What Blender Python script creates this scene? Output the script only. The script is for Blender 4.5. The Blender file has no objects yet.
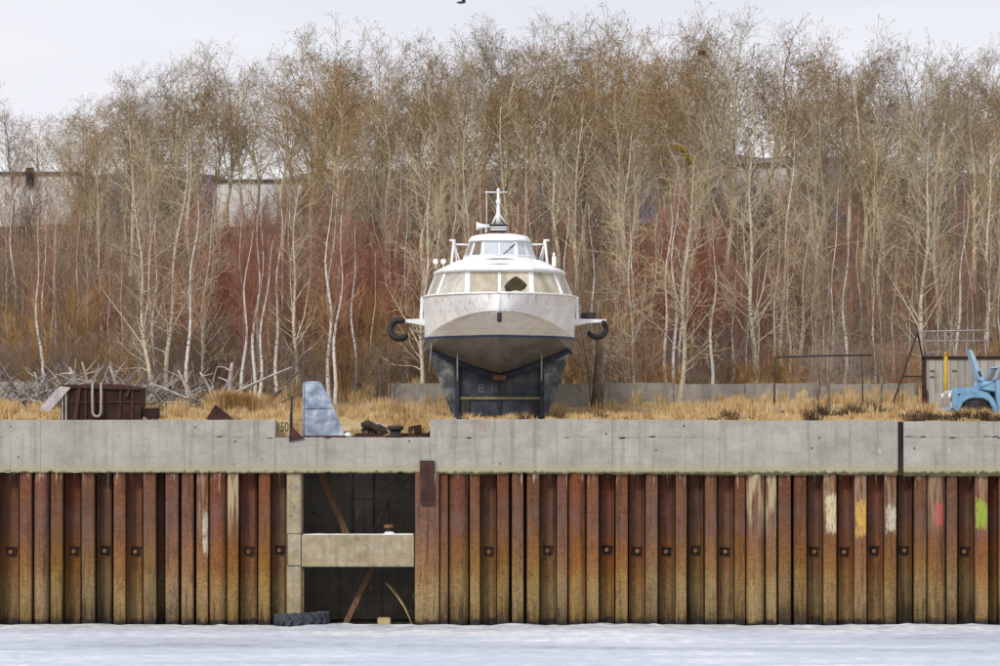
import bpy, math, random
import numpy as np
from mathutils import Vector, noise as mnoise

random.seed(7)
RNG = np.random.default_rng(11)
scene = bpy.context.scene
COL = scene.collection
F = 3000.0
CZ = 7.0
HY = 415.0
PI = math.pi


def at(px, py, Y):
    """pixel of the reference + distance -> world point"""
    return Vector(((px - 500) * Y / F, Y, CZ + (HY - py) * Y / F))


def ax(px, Y=100.0):
    return (px - 500) * Y / F


def az(py, Y=100.0):
    return CZ + (HY - py) * Y / F


# ------------------------------------------------------------------ materials
class NT:
    def __init__(self, name):
        self.m = bpy.data.materials.new(name)
        self.m.use_nodes = True
        self.t = self.m.node_tree
        self.t.nodes.clear()
        self.out = self.t.nodes.new('ShaderNodeOutputMaterial')
        self.b = self.t.nodes.new('ShaderNodeBsdfPrincipled')
        self.t.links.new(self.b.outputs[0], self.out.inputs[0])

    def n(self, typ, **kw):
        nd = self.t.nodes.new('ShaderNode' + typ)
        for k, v in kw.items():
            setattr(nd, k, v)
        return nd

    def ln(self, a, b):
        self.t.links.new(a, b)

    def setin(self, sock, v):
        if hasattr(v, 'is_linked') or isinstance(v, bpy.types.NodeSocket):
            self.ln(v, sock)
        else:
            if isinstance(v, (tuple, list)) and len(v) == 3 and sock.type == 'RGBA':
                v = (*v, 1)
            sock.default_value = v

    def pos(self):
        return self.n('NewGeometry').outputs['Position']

    def obj(self):
        return self.n('TexCoord').outputs['Object']

    def rnd(self):
        return self.n('ObjectInfo').outputs['Random']

    def sep(self, v):
        s = self.n('SeparateXYZ')
        self.ln(v, s.inputs[0])
        return s.outputs

    def scale(self, v, s):
        m = self.n('Mapping')
        self.ln(v, m.inputs[0])
        m.inputs['Scale'].default_value = s
        return m.outputs[0]

    def noise(self, v, sc, det=4, rough=.55, dist=0.0):
        k = self.n('TexNoise')
        self.ln(v, k.inputs['Vector'])
        k.inputs['Scale'].default_value = sc
        k.inputs['Detail'].default_value = det
        k.inputs['Roughness'].default_value = rough
        k.inputs['Distortion'].default_value = dist
        return k.outputs['Fac']

    def voro(self, v, sc, feature='F1'):
        k = self.n('TexVoronoi')
        k.feature = feature
        self.ln(v, k.inputs['Vector'])
        k.inputs['Scale'].default_value = sc
        return k.outputs['Distance']

    def math(self, op, a, b=0.0, c=None, clamp=False):
        k = self.n('Math', operation=op, use_clamp=clamp)
        self.setin(k.inputs[0], a)
        self.setin(k.inputs[1], b)
        if c is not None:
            self.setin(k.inputs[2], c)
        return k.outputs[0]

    def mr(self, v, a, b, c=0.0, d=1.0):
        k = self.n('MapRange')
        k.clamp = True
        self.setin(k.inputs[0], v)
        for i, q in enumerate((a, b, c, d)):
            self.setin(k.inputs[i + 1], q)
        return k.outputs[0]

    def ramp(self, f, stops, interp='LINEAR'):
        k = self.n('ValToRGB')
        k.color_ramp.interpolation = interp
        e = k.color_ramp.elements
        while len(e) < len(stops):
            e.new(.5)
        for i, (p, c) in enumerate(stops):
            e[i].position = p
            e[i].color = (*c, 1)
        self.setin(k.inputs[0], f)
        return k.outputs[0]

    def mix(self, f, a, b, blend='MIX'):
        k = self.n('Mix')
        k.data_type = 'RGBA'
        k.blend_type = blend
        self.setin(k.inputs[0], f)
        self.setin(k.inputs[6], a)
        self.setin(k.inputs[7], b)
        return k.outputs[2]

    def bump(self, h, s=.3, d=.02):
        k = self.n('Bump')
        k.inputs['Strength'].default_value = s
        k.inputs['Distance'].default_value = d
        self.ln(h, k.inputs['Height'])
        self.ln(k.outputs[0], self.b.inputs['Normal'])

    def fin(self, col, rough=.8, metal=0.0, spec=.3):
        self.setin(self.b.inputs['Base Color'], col)
        self.setin(self.b.inputs['Roughness'], rough)
        self.setin(self.b.inputs['Metallic'], metal)
        self.b.inputs['Specular IOR Level'].default_value = spec
        return self.m


def varied(name, c1, c2, sc=3.0, rough=.8, bump=.2, spec=.3, stretch=(1, 1, 1), c3=None, dist=.02):
    """a weathered two / three tone surface"""
    t = NT(name)
    p = t.scale(t.obj(), stretch)
    f = t.noise(p, sc, 6, .62)
    stops = [(.34, c1), (.66, c2)] if c3 is None else [(.32, c1), (.52, c2), (.68, c3)]
    c = t.ramp(f, stops)
    g = t.noise(t.obj(), sc * 7, 3)
    c = t.mix(.35, c, t.ramp(g, [(.3, (.45, .45, .45)), (.7, (1, 1, 1))]), 'MULTIPLY')
    t.bump(g, bump, dist)
    return t.fin(c, rough, spec=spec)


def bark(name, c1, c2, dark=None, rnd=.35, sc=6):
    t = NT(name)
    p = t.scale(t.obj(), (1, 1, .35))
    f = t.noise(p, sc, 4)
    c = t.ramp(f, [(.35, c1), (.65, c2)])
    if dark:
        k = t.noise(t.scale(t.obj(), (1, 1, 2.6)), 5, 3)
        c = t.mix(t.mr(k, .6, .66), c, dark)
    v = t.mr(t.rnd(), 0, 1, 1 - rnd, 1 + rnd)
    h = t.n('HueSaturation')
    t.ln(c, h.inputs['Color'])
    t.ln(v, h.inputs['Value'])
    return t.fin(h.outputs[0], .9, spec=.15)


def rust_mat(name, paints=(), pale=0.0, val=1.0):
    t = NT(name)
    P = t.pos()
    s = t.sep(P)
    r = t.rnd()
    st = t.noise(t.scale(P, (9, 9, .45)), 1.0, 5, .6)          # vertical streaks
    bl = t.noise(t.scale(P, (1.3, 1.3, 1.3)), 1.2, 6, .65)     # blotches
    fine = t.noise(t.scale(P, (3, 3, 14)), 2.2, 3, .6)         # tide lines
    z = s[2]
    zz = t.math('ADD', z, t.math('MULTIPLY', t.math('SUBTRACT', bl, .5), 1.0))
    zz = t.math('ADD', zz, t.math('MULTIPLY', t.math('SUBTRACT', st, .5), 1.9))
    zz = t.math('ADD', zz, t.math('MULTIPLY', t.math('SUBTRACT', fine, .5), .5))
    zz = t.math('ADD', zz, t.math('MULTIPLY', t.math('SUBTRACT', r, .5), .55))
    c = t.ramp(t.math('DIVIDE', zz, 6.0), [
        (.00, (.08, .055, .03)), (.05, (.24, .15, .055)), (.13, (.33, .22, .105)), (.235, (.35, .21, .08)),
        (.30, (.30, .145, .05)), (.46, (.26, .105, .04)), (.58, (.19, .082, .048)), (.70, (.215, .08, .04)),
        (.86, (.20, .065, .035)), (.97, (.12, .05, .03))])
    # per pile tint
    h = t.n('HueSaturation')
    t.ln(c, h.inputs['Color'])
    r2 = t.math('FRACT', t.math('MULTIPLY', r, 7.13))
    r3 = t.math('FRACT', t.math('MULTIPLY', r, 13.7))
    t.ln(t.mr(r2, 0, 1, .498, .514), h.inputs['Hue'])
    t.ln(t.mr(r3, 0, 1, .88, 1.1), h.inputs['Saturation'])
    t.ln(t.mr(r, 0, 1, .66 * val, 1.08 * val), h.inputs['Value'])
    c = h.outputs[0]
    gr1 = t.noise(t.scale(P, (1, 1, .6)), 26, 5, .75)
    gr2 = t.noise(t.scale(P, (1.5, 1.5, 22)), 1.6, 4, .7)
    gr3 = t.noise(t.scale(P, (22, 22, .8)), 1.0, 4, .7)
    c = t.mix(.8, c, t.ramp(gr1, [(.36, (.30, .26, .25)), (.52, (.95, .95, .95)), (.68, (1.35, 1.3, 1.2))]), 'MULTIPLY')
    c = t.mix(.5, c, t.ramp(gr2, [(.34, (.52, .50, .50)), (.50, (.95, .95, .95)), (.68, (1.2, 1.15, 1.05))]), 'MULTIPLY')
    c = t.mix(.35, c, t.ramp(gr3, [(.32, (.45, .43, .43)), (.52, (1, 1, 1))]), 'MULTIPLY')
    # dark rust scabs
    sc = t.noise(t.scale(P, (3.2, 3.2, 1.1)), 1.6, 8, .75)
    c = t.mix(t.mr(sc, .53, .72, 0, .8), c, (.055, .02, .014))
    sc2 = t.noise(t.scale(P, (5, 5, 2.2)), 2.7, 5, .7)
    c = t.mix(t.mr(sc2, .60, .70, 0, .7), c, (.32, .12, .025))
    # purple-grey worn band
    pb = t.math('MULTIPLY', t.mr(z, 2.4, 3.3), t.mr(z, 4.6, 3.7))
    c = t.mix(t.math('MULTIPLY', pb, t.mr(bl, .42, .64, 0, .5)), c, (.16, .095, .085))
    dk = t.noise(t.scale(P, (6, 6, .35)), 1.0, 6, .7)
    c = t.mix(t.mr(dk, .54, .68, 0, .7), c, (.04, .02, .013))
    # lime runs from the concrete
    lime = t.noise(t.scale(P, (14, 14, .55)), 1.0, 4, .65)
    lz = t.mr(z, 3.6, 5.0, .9, .56)
    lm = t.mr(t.math('SUBTRACT', lime, lz), 0, .06, 0, .8)
    c = t.mix(t.math('MULTIPLY', lm, t.mr(z, 3.3, 3.9)), c, (.48, .40, .29))
    if pale:
        c = t.mix(t.math('MULTIPLY', t.mr(t.noise(t.scale(P, (7, 7, .6)), 1.3, 5), .40, .55, 0, .85 * pale), t.mr(z, 2.8, 3.9)), c, (.42, .33, .20))
    for (pc, x0, x1, z0, z1) in paints:
        jx = t.math('MULTIPLY', t.math('SUBTRACT', t.noise(t.scale(P, (3, 3, 1.5)), 3.0, 5, .65), .5), .20)
        jz = t.math('MULTIPLY', t.math('SUBTRACT', t.noise(t.scale(P, (12, 12, 1.2)), 1.5, 4, .6), .5), .9)
        xx = t.math('ADD', s[0], jx)
        zj = t.math('ADD', z, jz)
        mk = t.math('MULTIPLY', t.mr(xx, x0, x0 + .03), t.mr(xx, x1, x1 - .03))
        mk = t.math('MULTIPLY', mk, t.math('MULTIPLY', t.mr(zj, z0, z0 + .1), t.mr(zj, z1, z1 - .1)))
        wear = t.mr(t.noise(t.scale(P, (11, 11, 1.6)), 2.4, 6, .75), .47, .60, .95, .12)
        c = t.mix(t.math('MULTIPLY', mk, wear), c, pc)
    wet = t.math('ADD', z, t.math('MULTIPLY', t.math('SUBTRACT', t.noise(t.scale(P, (2, 2, 2)), 2.0, 4), .5), .5))
    c = t.mix(t.mr(wet, .22, .08), c, (.022, .017, .016))
    hgt = t.math('ADD', t.math('MULTIPLY', sc, .7), t.math('MULTIPLY', t.noise(P, 22, 4, .7), .5))
    t.bump(hgt, .55, .03)
    return t.fin(c, .78, spec=.28)


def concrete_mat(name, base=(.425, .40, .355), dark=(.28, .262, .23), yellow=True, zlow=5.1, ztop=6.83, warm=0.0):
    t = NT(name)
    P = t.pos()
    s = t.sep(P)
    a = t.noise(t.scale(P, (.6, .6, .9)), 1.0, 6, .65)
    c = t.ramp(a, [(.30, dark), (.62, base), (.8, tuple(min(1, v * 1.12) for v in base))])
    st = t.noise(t.scale(P, (5, 5, .22)), 1.0, 5, .65)
    c = t.mix(t.mr(st, .50, .70, 0, .6), c, tuple(v * .62 for v in dark))
    bigs = t.noise(t.scale(P, (1.6, 1.6, 1.1)), 1.0, 7, .7)
    c = t.mix(t.mr(bigs, .50, .68, 0, .45), c, (.24, .22, .19))
    fl = t.noise(t.scale(P, (.7, .7, 9)), 1.0, 3)              # board marks
    c = t.mix(t.mr(fl, .56, .68, 0, .22), c, tuple(v * .8 for v in dark))
    wh = t.noise(t.scale(P, (2.2, 2.2, .9)), 1.6, 6, .7)
    c = t.mix(t.mr(wh, .62, .70, 0, .55), c, (.62, .61, .58))
    vd = t.voro(t.scale(P, (1, 1, 1)), 1.6)
    c = t.mix(t.mr(vd, .085, .05, 0, .8), c, (.055, .045, .04))
    gr = t.noise(P, 14, 6, .75)
    c = t.mix(.5, c, t.ramp(gr, [(.35, (.68, .67, .65)), (.65, (1.08, 1.08, 1.08))]), 'MULTIPLY')
    wv = t.noise(t.scale(P, (.5, .5, .35)), 1.7, 7, .7, 1.5)
    c = t.mix(t.math('MULTIPLY', t.math('MULTIPLY', t.mr(wv, .492, .5), t.mr(wv, .508, .5)), t.mr(a, .5, .62, 0, .45)), c, tuple(v * .7 for v in dark))
    if yellow:
        zj = t.math('ADD', s[2], t.math('MULTIPLY', t.math('SUBTRACT', t.noise(t.scale(P, (3, 3, 3)), 1.5, 5, .65), .5), .35))
        c = t.mix(t.mr(zj, zlow + .32, zlow + .04, 0, .75), c, (.37, .32, .17))
        c = t.mix(t.mr(zj, zlow + .035, zlow - .03, 0, .9), c, (.06, .055, .025))
    if warm:
        c = t.mix(t.mr(t.noise(t.scale(P, (1.2, 1.2, 3)), 1.4, 6, .7), .35, .65, 0, warm), c, (.40, .30, .15))
        bb = t.noise(t.scale(P, (2.4, 2.4, 2.0)), 1.3, 8, .75)
        c = t.mix(t.mr(bb, .50, .64, 0, .6), c, (.17, .13, .08))
        c = t.mix(t.mr(bb, .44, .36, 0, .5), c, (.52, .49, .42))
        zz = t.math('ADD', s[2], t.math('MULTIPLY', t.math('SUBTRACT', a, .5), .6))
        c = t.mix(t.mr(zz, .35, .1), c, (.05, .045, .035))
    g = t.noise(P, 30, 4, .7)
    t.bump(t.math('ADD', g, t.math('MULTIPLY', fl, 1.2)), .25, .012)
    return t.fin(c, .88, spec=.2)


M = {}
M['rust'] = rust_mat('rusty sheet steel')
M['rust_pan'] = rust_mat('crusted sheet steel with painted recess shade', val=.8)  # darker crust tone plus recess shade painted into the pan colour
M['concrete'] = concrete_mat('coping concrete')
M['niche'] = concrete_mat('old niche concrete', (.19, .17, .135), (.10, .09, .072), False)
M['beam'] = concrete_mat('stained beam concrete', (.40, .36, .27), (.26, .22, .15), False, warm=.6)
M['low_wall'] = concrete_mat('low wall concrete', (.36, .33, .30), (.24, .215, .19), False)
M['soil'] = varied('dark soil', (.02, .015, .012), (.04, .03, .02))
M['rust_dark'] = varied('dark rusted plate', (.012, .008, .008), (.032, .015, .012), 2.5, .8, .3, c3=(.06, .025, .014), stretch=(1, 1, .5))
M['rust_red'] = varied('red rusted steel', (.035, .016, .015), (.085, .034, .026), 3, .8, .3)
M['iron'] = varied('blackened iron', (.018, .017, .02), (.05, .045, .045), 4, .6, .3)
M['timber'] = varied('old brown timber', (.10, .05, .03), (.22, .12, .07), 3, .85, .4, stretch=(6, 6, .6))
M['stick'] = varied('pale stripped stick', (.36, .24, .10), (.50, .36, .18), 4, .8)
M['brick'] = varied('yellow block', (.36, .26, .12), (.50, .40, .22), 5, .9)
M['rubber'] = varied('black rubber', (.012, .012, .014), (.028, .028, .032), 6, .65, .25)
M['rubber_grey'] = varied('dusty tyre rubber', (.03, .036, .045), (.075, .085, .10), 5, .8, .3)
M['plank'] = varied('bleached plank', (.30, .26, .28), (.52, .47, .48), 3, .85, .4, stretch=(1, 1, 1), c3=(.40, .36, .37))
M['rope'] = varied('grey rope', (.30, .27, .21), (.45, .41, .33), 20, .9)
M['fin'] = varied('scuffed blue grey plate', (.13, .16, .23), (.32, .37, .46), 2.6, .5, .3, c3=(.55, .60, .66))
M['deadwood'] = varied('bleached dead wood', (.32, .28, .26), (.60, .56, .54), 3, .9, .3)
M['deadwood_dark'] = varied('dark dead wood', (.07, .055, .045), (.2, .17, .15), 3, .9, .3)
M['yellow'] = varied('yellow paint worn', (.40, .22, .02), (.72, .47, .03), 3, .6)
M['galv'] = varied('grey galvanised pipe', (.25, .24, .24), (.42, .41, .41), 4, .6)
M['plate_sign'] = varied('sun bleached yellow board', (.50, .36, .17), (.66, .52, .30), 4, .8)
M['letter_black'] = varied('faded black paint', (.04, .035, .03), (.09, .08, .07), 9, .8)
M['letter_red'] = varied('faded red paint', (.38, .23, .18), (.42, .34, .29), 9, .85)
M['letter_pale'] = varied('chalky paint', (.09, .12, .13), (.22, .26, .27), 9, .8)
M['snow'] = varied('old snow', (.78, .79, .82), (.86, .87, .89), 5, .7, .2)
M['bird'] = varied('dark feathers', (.03, .03, .035), (.08, .075, .08), 9, .8)
M['nest'] = varied('nest twigs', (.12, .07, .04), (.24, .14, .08), 9, .9)
M['leaf_yellow'] = varied('yellow dead leaves', (.16, .11, .015), (.40, .29, .03), 6, .8)
M['chrome_white'] = varied('white grille enamel', (.62, .62, .64), (.75, .75, .76), 5, .4)


def boat_white():
    t = NT('chalky white boat paint')
    P = t.obj()
    s = t.sep(P)
    a = t.noise(P, 1.1, 6, .65)
    c = t.ramp(a, [(.3, (.72, .73, .75)), (.6, (.86, .86, .86))])
    pt = t.noise(t.scale(P, (1, 1, 1)), 2.6, 3, .5)
    c = t.mix(t.mr(pt, .55, .57, 0, .22), c, (.60, .62, .66))
    st = t.noise(t.scale(P, (6, 6, .4)), 1.0, 5, .65)
    c = t.mix(t.mr(st, .60, .78, 0, .5), c, (.45, .40, .33))
    sp = t.noise(P, 6, 6, .75)
    c = t.mix(t.mr(sp, .62, .69, 0, .6), c, (.38, .35, .32))
    t.bump(t.noise(P, 1.6, 3), .3, .05)
    return t.fin(c, .42, spec=.4)


M['boat_white'] = boat_white()


def hull_mat():
    t = NT('hull paint with waterline')
    P = t.obj()
    s = t.sep(P)
    a = t.noise(P, 1.1, 6, .65)
    c = t.ramp(a, [(.3, (.70, .71, .73)), (.62, (.85, .85, .85))])
    pt = t.noise(P, 2.3, 3, .5)
    c = t.mix(t.mr(pt, .52, .55, 0, .25), c, (.58, .61, .66))
    st = t.noise(t.scale(P, (5, 5, .35)), 1.0, 5, .65)
    c = t.mix(t.mr(st, .60, .80, 0, .5), c, (.40, .40, .40))
    rr = t.noise(t.scale(P, (9, 9, .5)), 1.0, 4, .65)
    c = t.mix(t.math('MULTIPLY', t.mr(rr, .52, .66, 0, .85), t.mr(s[2], 3.2, 4.3)), c, (.40, .27, .15))
    sp = t.noise(P, 7, 6, .75)
    c = t.mix(t.mr(sp, .64, .70, 0, .7), c, (.36, .33, .30))
    fy = t.math('FRACT', t.math('MULTIPLY', s[1], 1.1))
    fz = t.math('FRACT', t.math('MULTIPLY', s[2], 1.55))
    sm = t.math('MAXIMUM', t.mr(fy, .03, .0), t.mr(fz, .025, .0))
    c = t.mix(t.math('MULTIPLY', sm, .38), c, (.30, .29, .28))
    z = t.math('ADD', s[2], t.math('MULTIPLY', t.math('SUBTRACT', t.noise(P, 4, 4), .5), .03))
    low = t.ramp(t.noise(t.scale(P, (1, .5, 1)), 1.4, 6, .7), [(.3, (.075, .073, .08)), (.7, (.22, .215, .21))])
    low = t.mix(t.mr(t.noise(P, 5, 5, .7), .58, .68, 0, .6), low, (.22, .12, .07))
    c = t.mix(t.mr(z, HULLZ['w'] + .06, HULLZ['w'] + .045), c, (.035, .07, .22))
    c = t.mix(t.mr(z, HULLZ['w'] - .02, HULLZ['w'] - .035), c, low)
    t.bump(t.math('SUBTRACT', t.noise(P, 1.4, 3), t.math('MULTIPLY', sm, .3)), .35, .06)
    return t.fin(c, .45, spec=.4)


GROUND_BOAT = 6.84
HULLZ = {'w': 9.80 - GROUND_BOAT}
M['hull'] = hull_mat()


def pane(name, c1, c2, rough=.12, sc=.9):
    t = NT(name)
    f = t.noise(t.scale(t.obj(), (1, 1, .5)), sc, 4)
    c = t.ramp(f, [(.35, c1), (.65, c2)])
    return t.fin(c, t.mr(t.noise(t.obj(), 3, 4), .3, .7, rough, rough + .2), spec=.6)


M['pane_cream'] = pane('dusty cream glazing', (.27, .23, .155), (.56, .50, .385), .10, 1.6)
M['pane_side'] = pane('dusty side glazing', (.27, .25, .20), (.56, .53, .47), .10, 1.6)
M['pane_blue'] = pane('glass with painted sky reflection', (.42, .46, .52), (.58, .61, .66), .1)  # bluish sky reflection is painted into the pane colour
M['pane_brown'] = pane('glass with painted brown reflection', (.14, .10, .075), (.24, .18, .13), .1)  # brown reflection on the left panes is painted into the colour
M['hole'] = varied('painted dark of the cabin', (.03, .028, .015), (.07, .06, .03), 3, .9)  # flat dark colour in place of the unlit cabin interior
M['cradle'] = varied('blue grey primer steel', (.014, .018, .028), (.05, .058, .075), 1.8, .6, .3, c3=(.10, .11, .12))
M['cradle_plate'] = varied('patchy grey green plate', (.03, .038, .05), (.10, .11, .12), 2.2, .65, .3, c3=(.30, .29, .26))
M['cradle_beam'] = varied('navy painted beam', (.012, .015, .028), (.035, .045, .075), 3, .6, .2)
M['cradle_rail'] = varied('mossy yellow rail', (.16, .15, .06), (.30, .28, .14), 4, .8)
M['truck'] = varied('faded sky blue paint', (.12, .27, .46), (.235, .43, .62), 1.7, .55, .15, c3=(.30, .46, .60))
M['truck_pale'] = varied('chalky pale blue paint', (.28, .44, .61), (.46, .61, .74), 2, .55, .1)
M['truck_glass'] = pane('cab glass', (.10, .11, .12), (.22, .23, .24), .08)
M['lamp'] = pane('headlamp glass', (.6, .6, .6), (.75, .75, .75), .1)


def plank_wall():
    t = NT('weathered grey board wall')
    P = t.obj()
    s = t.sep(P)
    x = t.math('MULTIPLY', s[0], 3.4)
    cell = t.math('FLOOR', x)
    wn = t.n('TexWhiteNoise')
    wn.noise_dimensions = '1D'
    t.ln(cell, wn.inputs['W'])
    v = wn.outputs['Value']
    c = t.ramp(v, [(0, (.31, .30, .28)), (.5, (.40, .385, .35)), (1, (.46, .43, .38))])
    g = t.noise(t.scale(P, (9, 9, .5)), 1.0, 5, .65)
    c = t.mix(t.mr(g, .5, .72, 0, .6), c, (.15, .13, .11))
    b = t.noise(t.scale(P, (1, 1, .7)), 1.3, 5, .7)
    c = t.mix(t.mr(b, .57, .68, 0, .45), c, (.27, .32, .36))
    b2 = t.noise(t.scale(P, (1.4, 1.4, .5)), 1.1, 5, .7)
    c = t.mix(t.mr(b2, .60, .70, 0, .6), c, (.16, .075, .03))
    fr = t.math('FRACT', x)
    line = t.math('MINIMUM', t.mr(fr, 0, .07), t.mr(fr, 1, .96))
    t.bump(line, .6, .03)
    c = t.mix(t.mr(line, 1, .2, 0, .6), c, (.09, .08, .07))
    return t.fin(c, .85, spec=.2)


M['planks'] = plank_wall()


def ground_mat():
    t = NT('dry grass and leaf litter ground')
    P = t.pos()
    s = t.sep(P)
    a = t.noise(P, .5, 6, .65)
    b = t.noise(P, 3.5, 5, .7)
    g = t.ramp(a, [(.3, (.26, .19, .11)), (.55, (.44, .34, .20)), (.75, (.56, .47, .32))])
    l = t.ramp(b, [(.3, (.045, .028, .02)), (.5, (.13, .08, .055)), (.7, (.26, .18, .12))])
    w = t.ramp(a, [(.3, (.085, .045, .03)), (.7, (.20, .13, .09))])
    l = t.mix(.5, l, w)
    y = t.math('ADD', s[1], t.math('MULTIPLY', t.math('SUBTRACT', a, .5), 9))
    c = t.mix(t.mr(y, 124, 131), g, l)
    t.bump(b, .6, .15)
    return t.fin(c, .95, spec=.1)


M['ground'] = ground_mat()


def ice_mat():
    t = NT('river ice with wind-blown snow')
    P = t.pos()
    st = t.noise(t.scale(P, (.06, .26, 1)), 1.0, 9, .62, .4)
    s2 = t.noise(t.scale(P, (1.6, 1.3, 1)), 1.0, 8, .72)
    f = t.math('ADD', t.math('MULTIPLY', st, .6), t.math('MULTIPLY', s2, .4))
    c = t.ramp(f, [(.34, (.36, .42, .50)), (.41, (.47, .52, .605)), (.53, (.53, .58, .67)), (.585, (.66, .69, .75)), (.64, (.84, .85, .87))])
    y = t.sep(P)[1]
    near = t.mr(t.math('ADD', y, t.math('MULTIPLY', st, 6)), 98.5, 101)
    dirt = t.ramp(t.noise(t.scale(P, (1.4, 2.2, 1)), 1.0, 8, .72), [(.38, (.36, .37, .40)), (.50, (.58, .59, .60)), (.62, (.84, .84, .85))])
    c = t.mix(t.math('MULTIPLY', near, .7), c, dirt)
    b = t.noise(t.scale(P, (.8, 3, 1)), 2.0, 6, .6)
    t.bump(t.math('ADD', b, f), .18, .05)
    return t.fin(c, t.mr(f, .4, .56, .35, .8), spec=.35)


M['ice'] = ice_mat()
M['hill'] = varied('far wooded hills with painted haze', (.155, .14, .175), (.20, .185, .22), .02, .95, 0)  # distance haze is put into the grey-purple hill colour
M['white_wall'] = varied('white washed wall', (.80, .79, .80), (.90, .89, .89), .35, .85, .05, stretch=(1, 1, .5))
M['roof_dark'] = varied('grey roof felt', (.12, .11, .13), (.20, .19, .20), .5, .9)
M['black_vent'] = varied('black opening', (.012, .012, .016), (.03, .028, .03), 1, .9)
M['grey_door'] = varied('weathered wooden shutter', (.16, .13, .11), (.26, .22, .18), 1, .9)


def grass_mat():
    t = NT('dry straw grass')
    P = t.pos()
    a = t.noise(t.scale(P, (1, 1, .2)), 1.1, 5, .7)
    b = t.noise(t.scale(P, (1, 1, .1)), 16, 2)
    c = t.ramp(a, [(.30, (.26, .15, .06)), (.42, (.52, .34, .15)), (.54, (.66, .49, .26)), (.68, (.72, .60, .41))])
    c = t.mix(.5, c, t.ramp(b, [(.3, (.5, .48, .46)), (.7, (1.05, 1.05, 1.05))]), 'MULTIPLY')
    return t.fin(c, .9, spec=.1)


M['grass'] = grass_mat()
# bark / twigs
M['bk_poplar'] = bark('olive grey bark', (.36, .31, .21), (.58, .51, .365), rnd=.25)
M['tw_poplar'] = bark('ochre brown twigs', (.19, .12, .05), (.38, .255, .12), rnd=.35, sc=.6)
M['tw_poplar2'] = bark('grey brown twigs', (.19, .15, .095), (.40, .325, .215), rnd=.35, sc=.6)
M['bud'] = bark('ochre catkin buds', (.20, .10, .03), (.38, .205, .06), rnd=.3, sc=.5)
M['bud_grey'] = bark('brown buds', (.16, .10, .06), (.30, .19, .11), rnd=.3, sc=.5)
M['bk_grey'] = bark('grey brown bark', (.15, .12, .09), (.30, .25, .19), rnd=.2)
M['bk_aspen'] = bark('pale aspen bark', (.46, .41, .30), (.66, .60, .47), (.16, .13, .10), .2)
M['tw_aspen'] = bark('pale tan twigs', (.32, .25, .15), (.56, .46, .30), rnd=.3, sc=.9)
M['bk_birch'] = bark('white birch bark', (.56, .52, .48), (.78, .75, .72), (.10, .08, .07), .12)
M['tw_birch'] = bark('reddish birch twigs', (.26, .13, .09), (.44, .25, .17), rnd=.3, sc=.6)
M['st_red'] = bark('red brown stems', (.19, .08, .055), (.48, .25, .18), rnd=.5)
M['tw_red'] = bark('red shrub twigs', (.135, .045, .03), (.33, .125, .078), rnd=.5, sc=1.2)
M['tw_orange'] = bark('orange shrub twigs', (.28, .15, .05), (.60, .38, .17), rnd=.4, sc=1.2)
M['tw_brush'] = bark('grey brush twigs', (.15, .11, .085), (.42, .33, .265), rnd=.45, sc=1.2)
M['st_brown'] = bark('tan brown stems', (.24, .175, .115), (.52, .42, .30), rnd=.45)
M['tw_brown'] = bark('brown shrub twigs', (.155, .10, .062), (.38, .27, .175), rnd=.45, sc=1.2)
M['stump'] = varied('rotten dark wood', (.02, .014, .010), (.075, .055, .04), 5, .95, .5)
M['weed'] = varied('dead brown weeds', (.06, .035, .022), (.16, .10, .06), 3, .95)
M['st_brush'] = bark('grey stems', (.22, .17, .14), (.42, .35, .29), rnd=.5)
M['bk_dark'] = bark('dark brown bark', (.07, .05, .04), (.17, .125, .09), rnd=.3)


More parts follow.
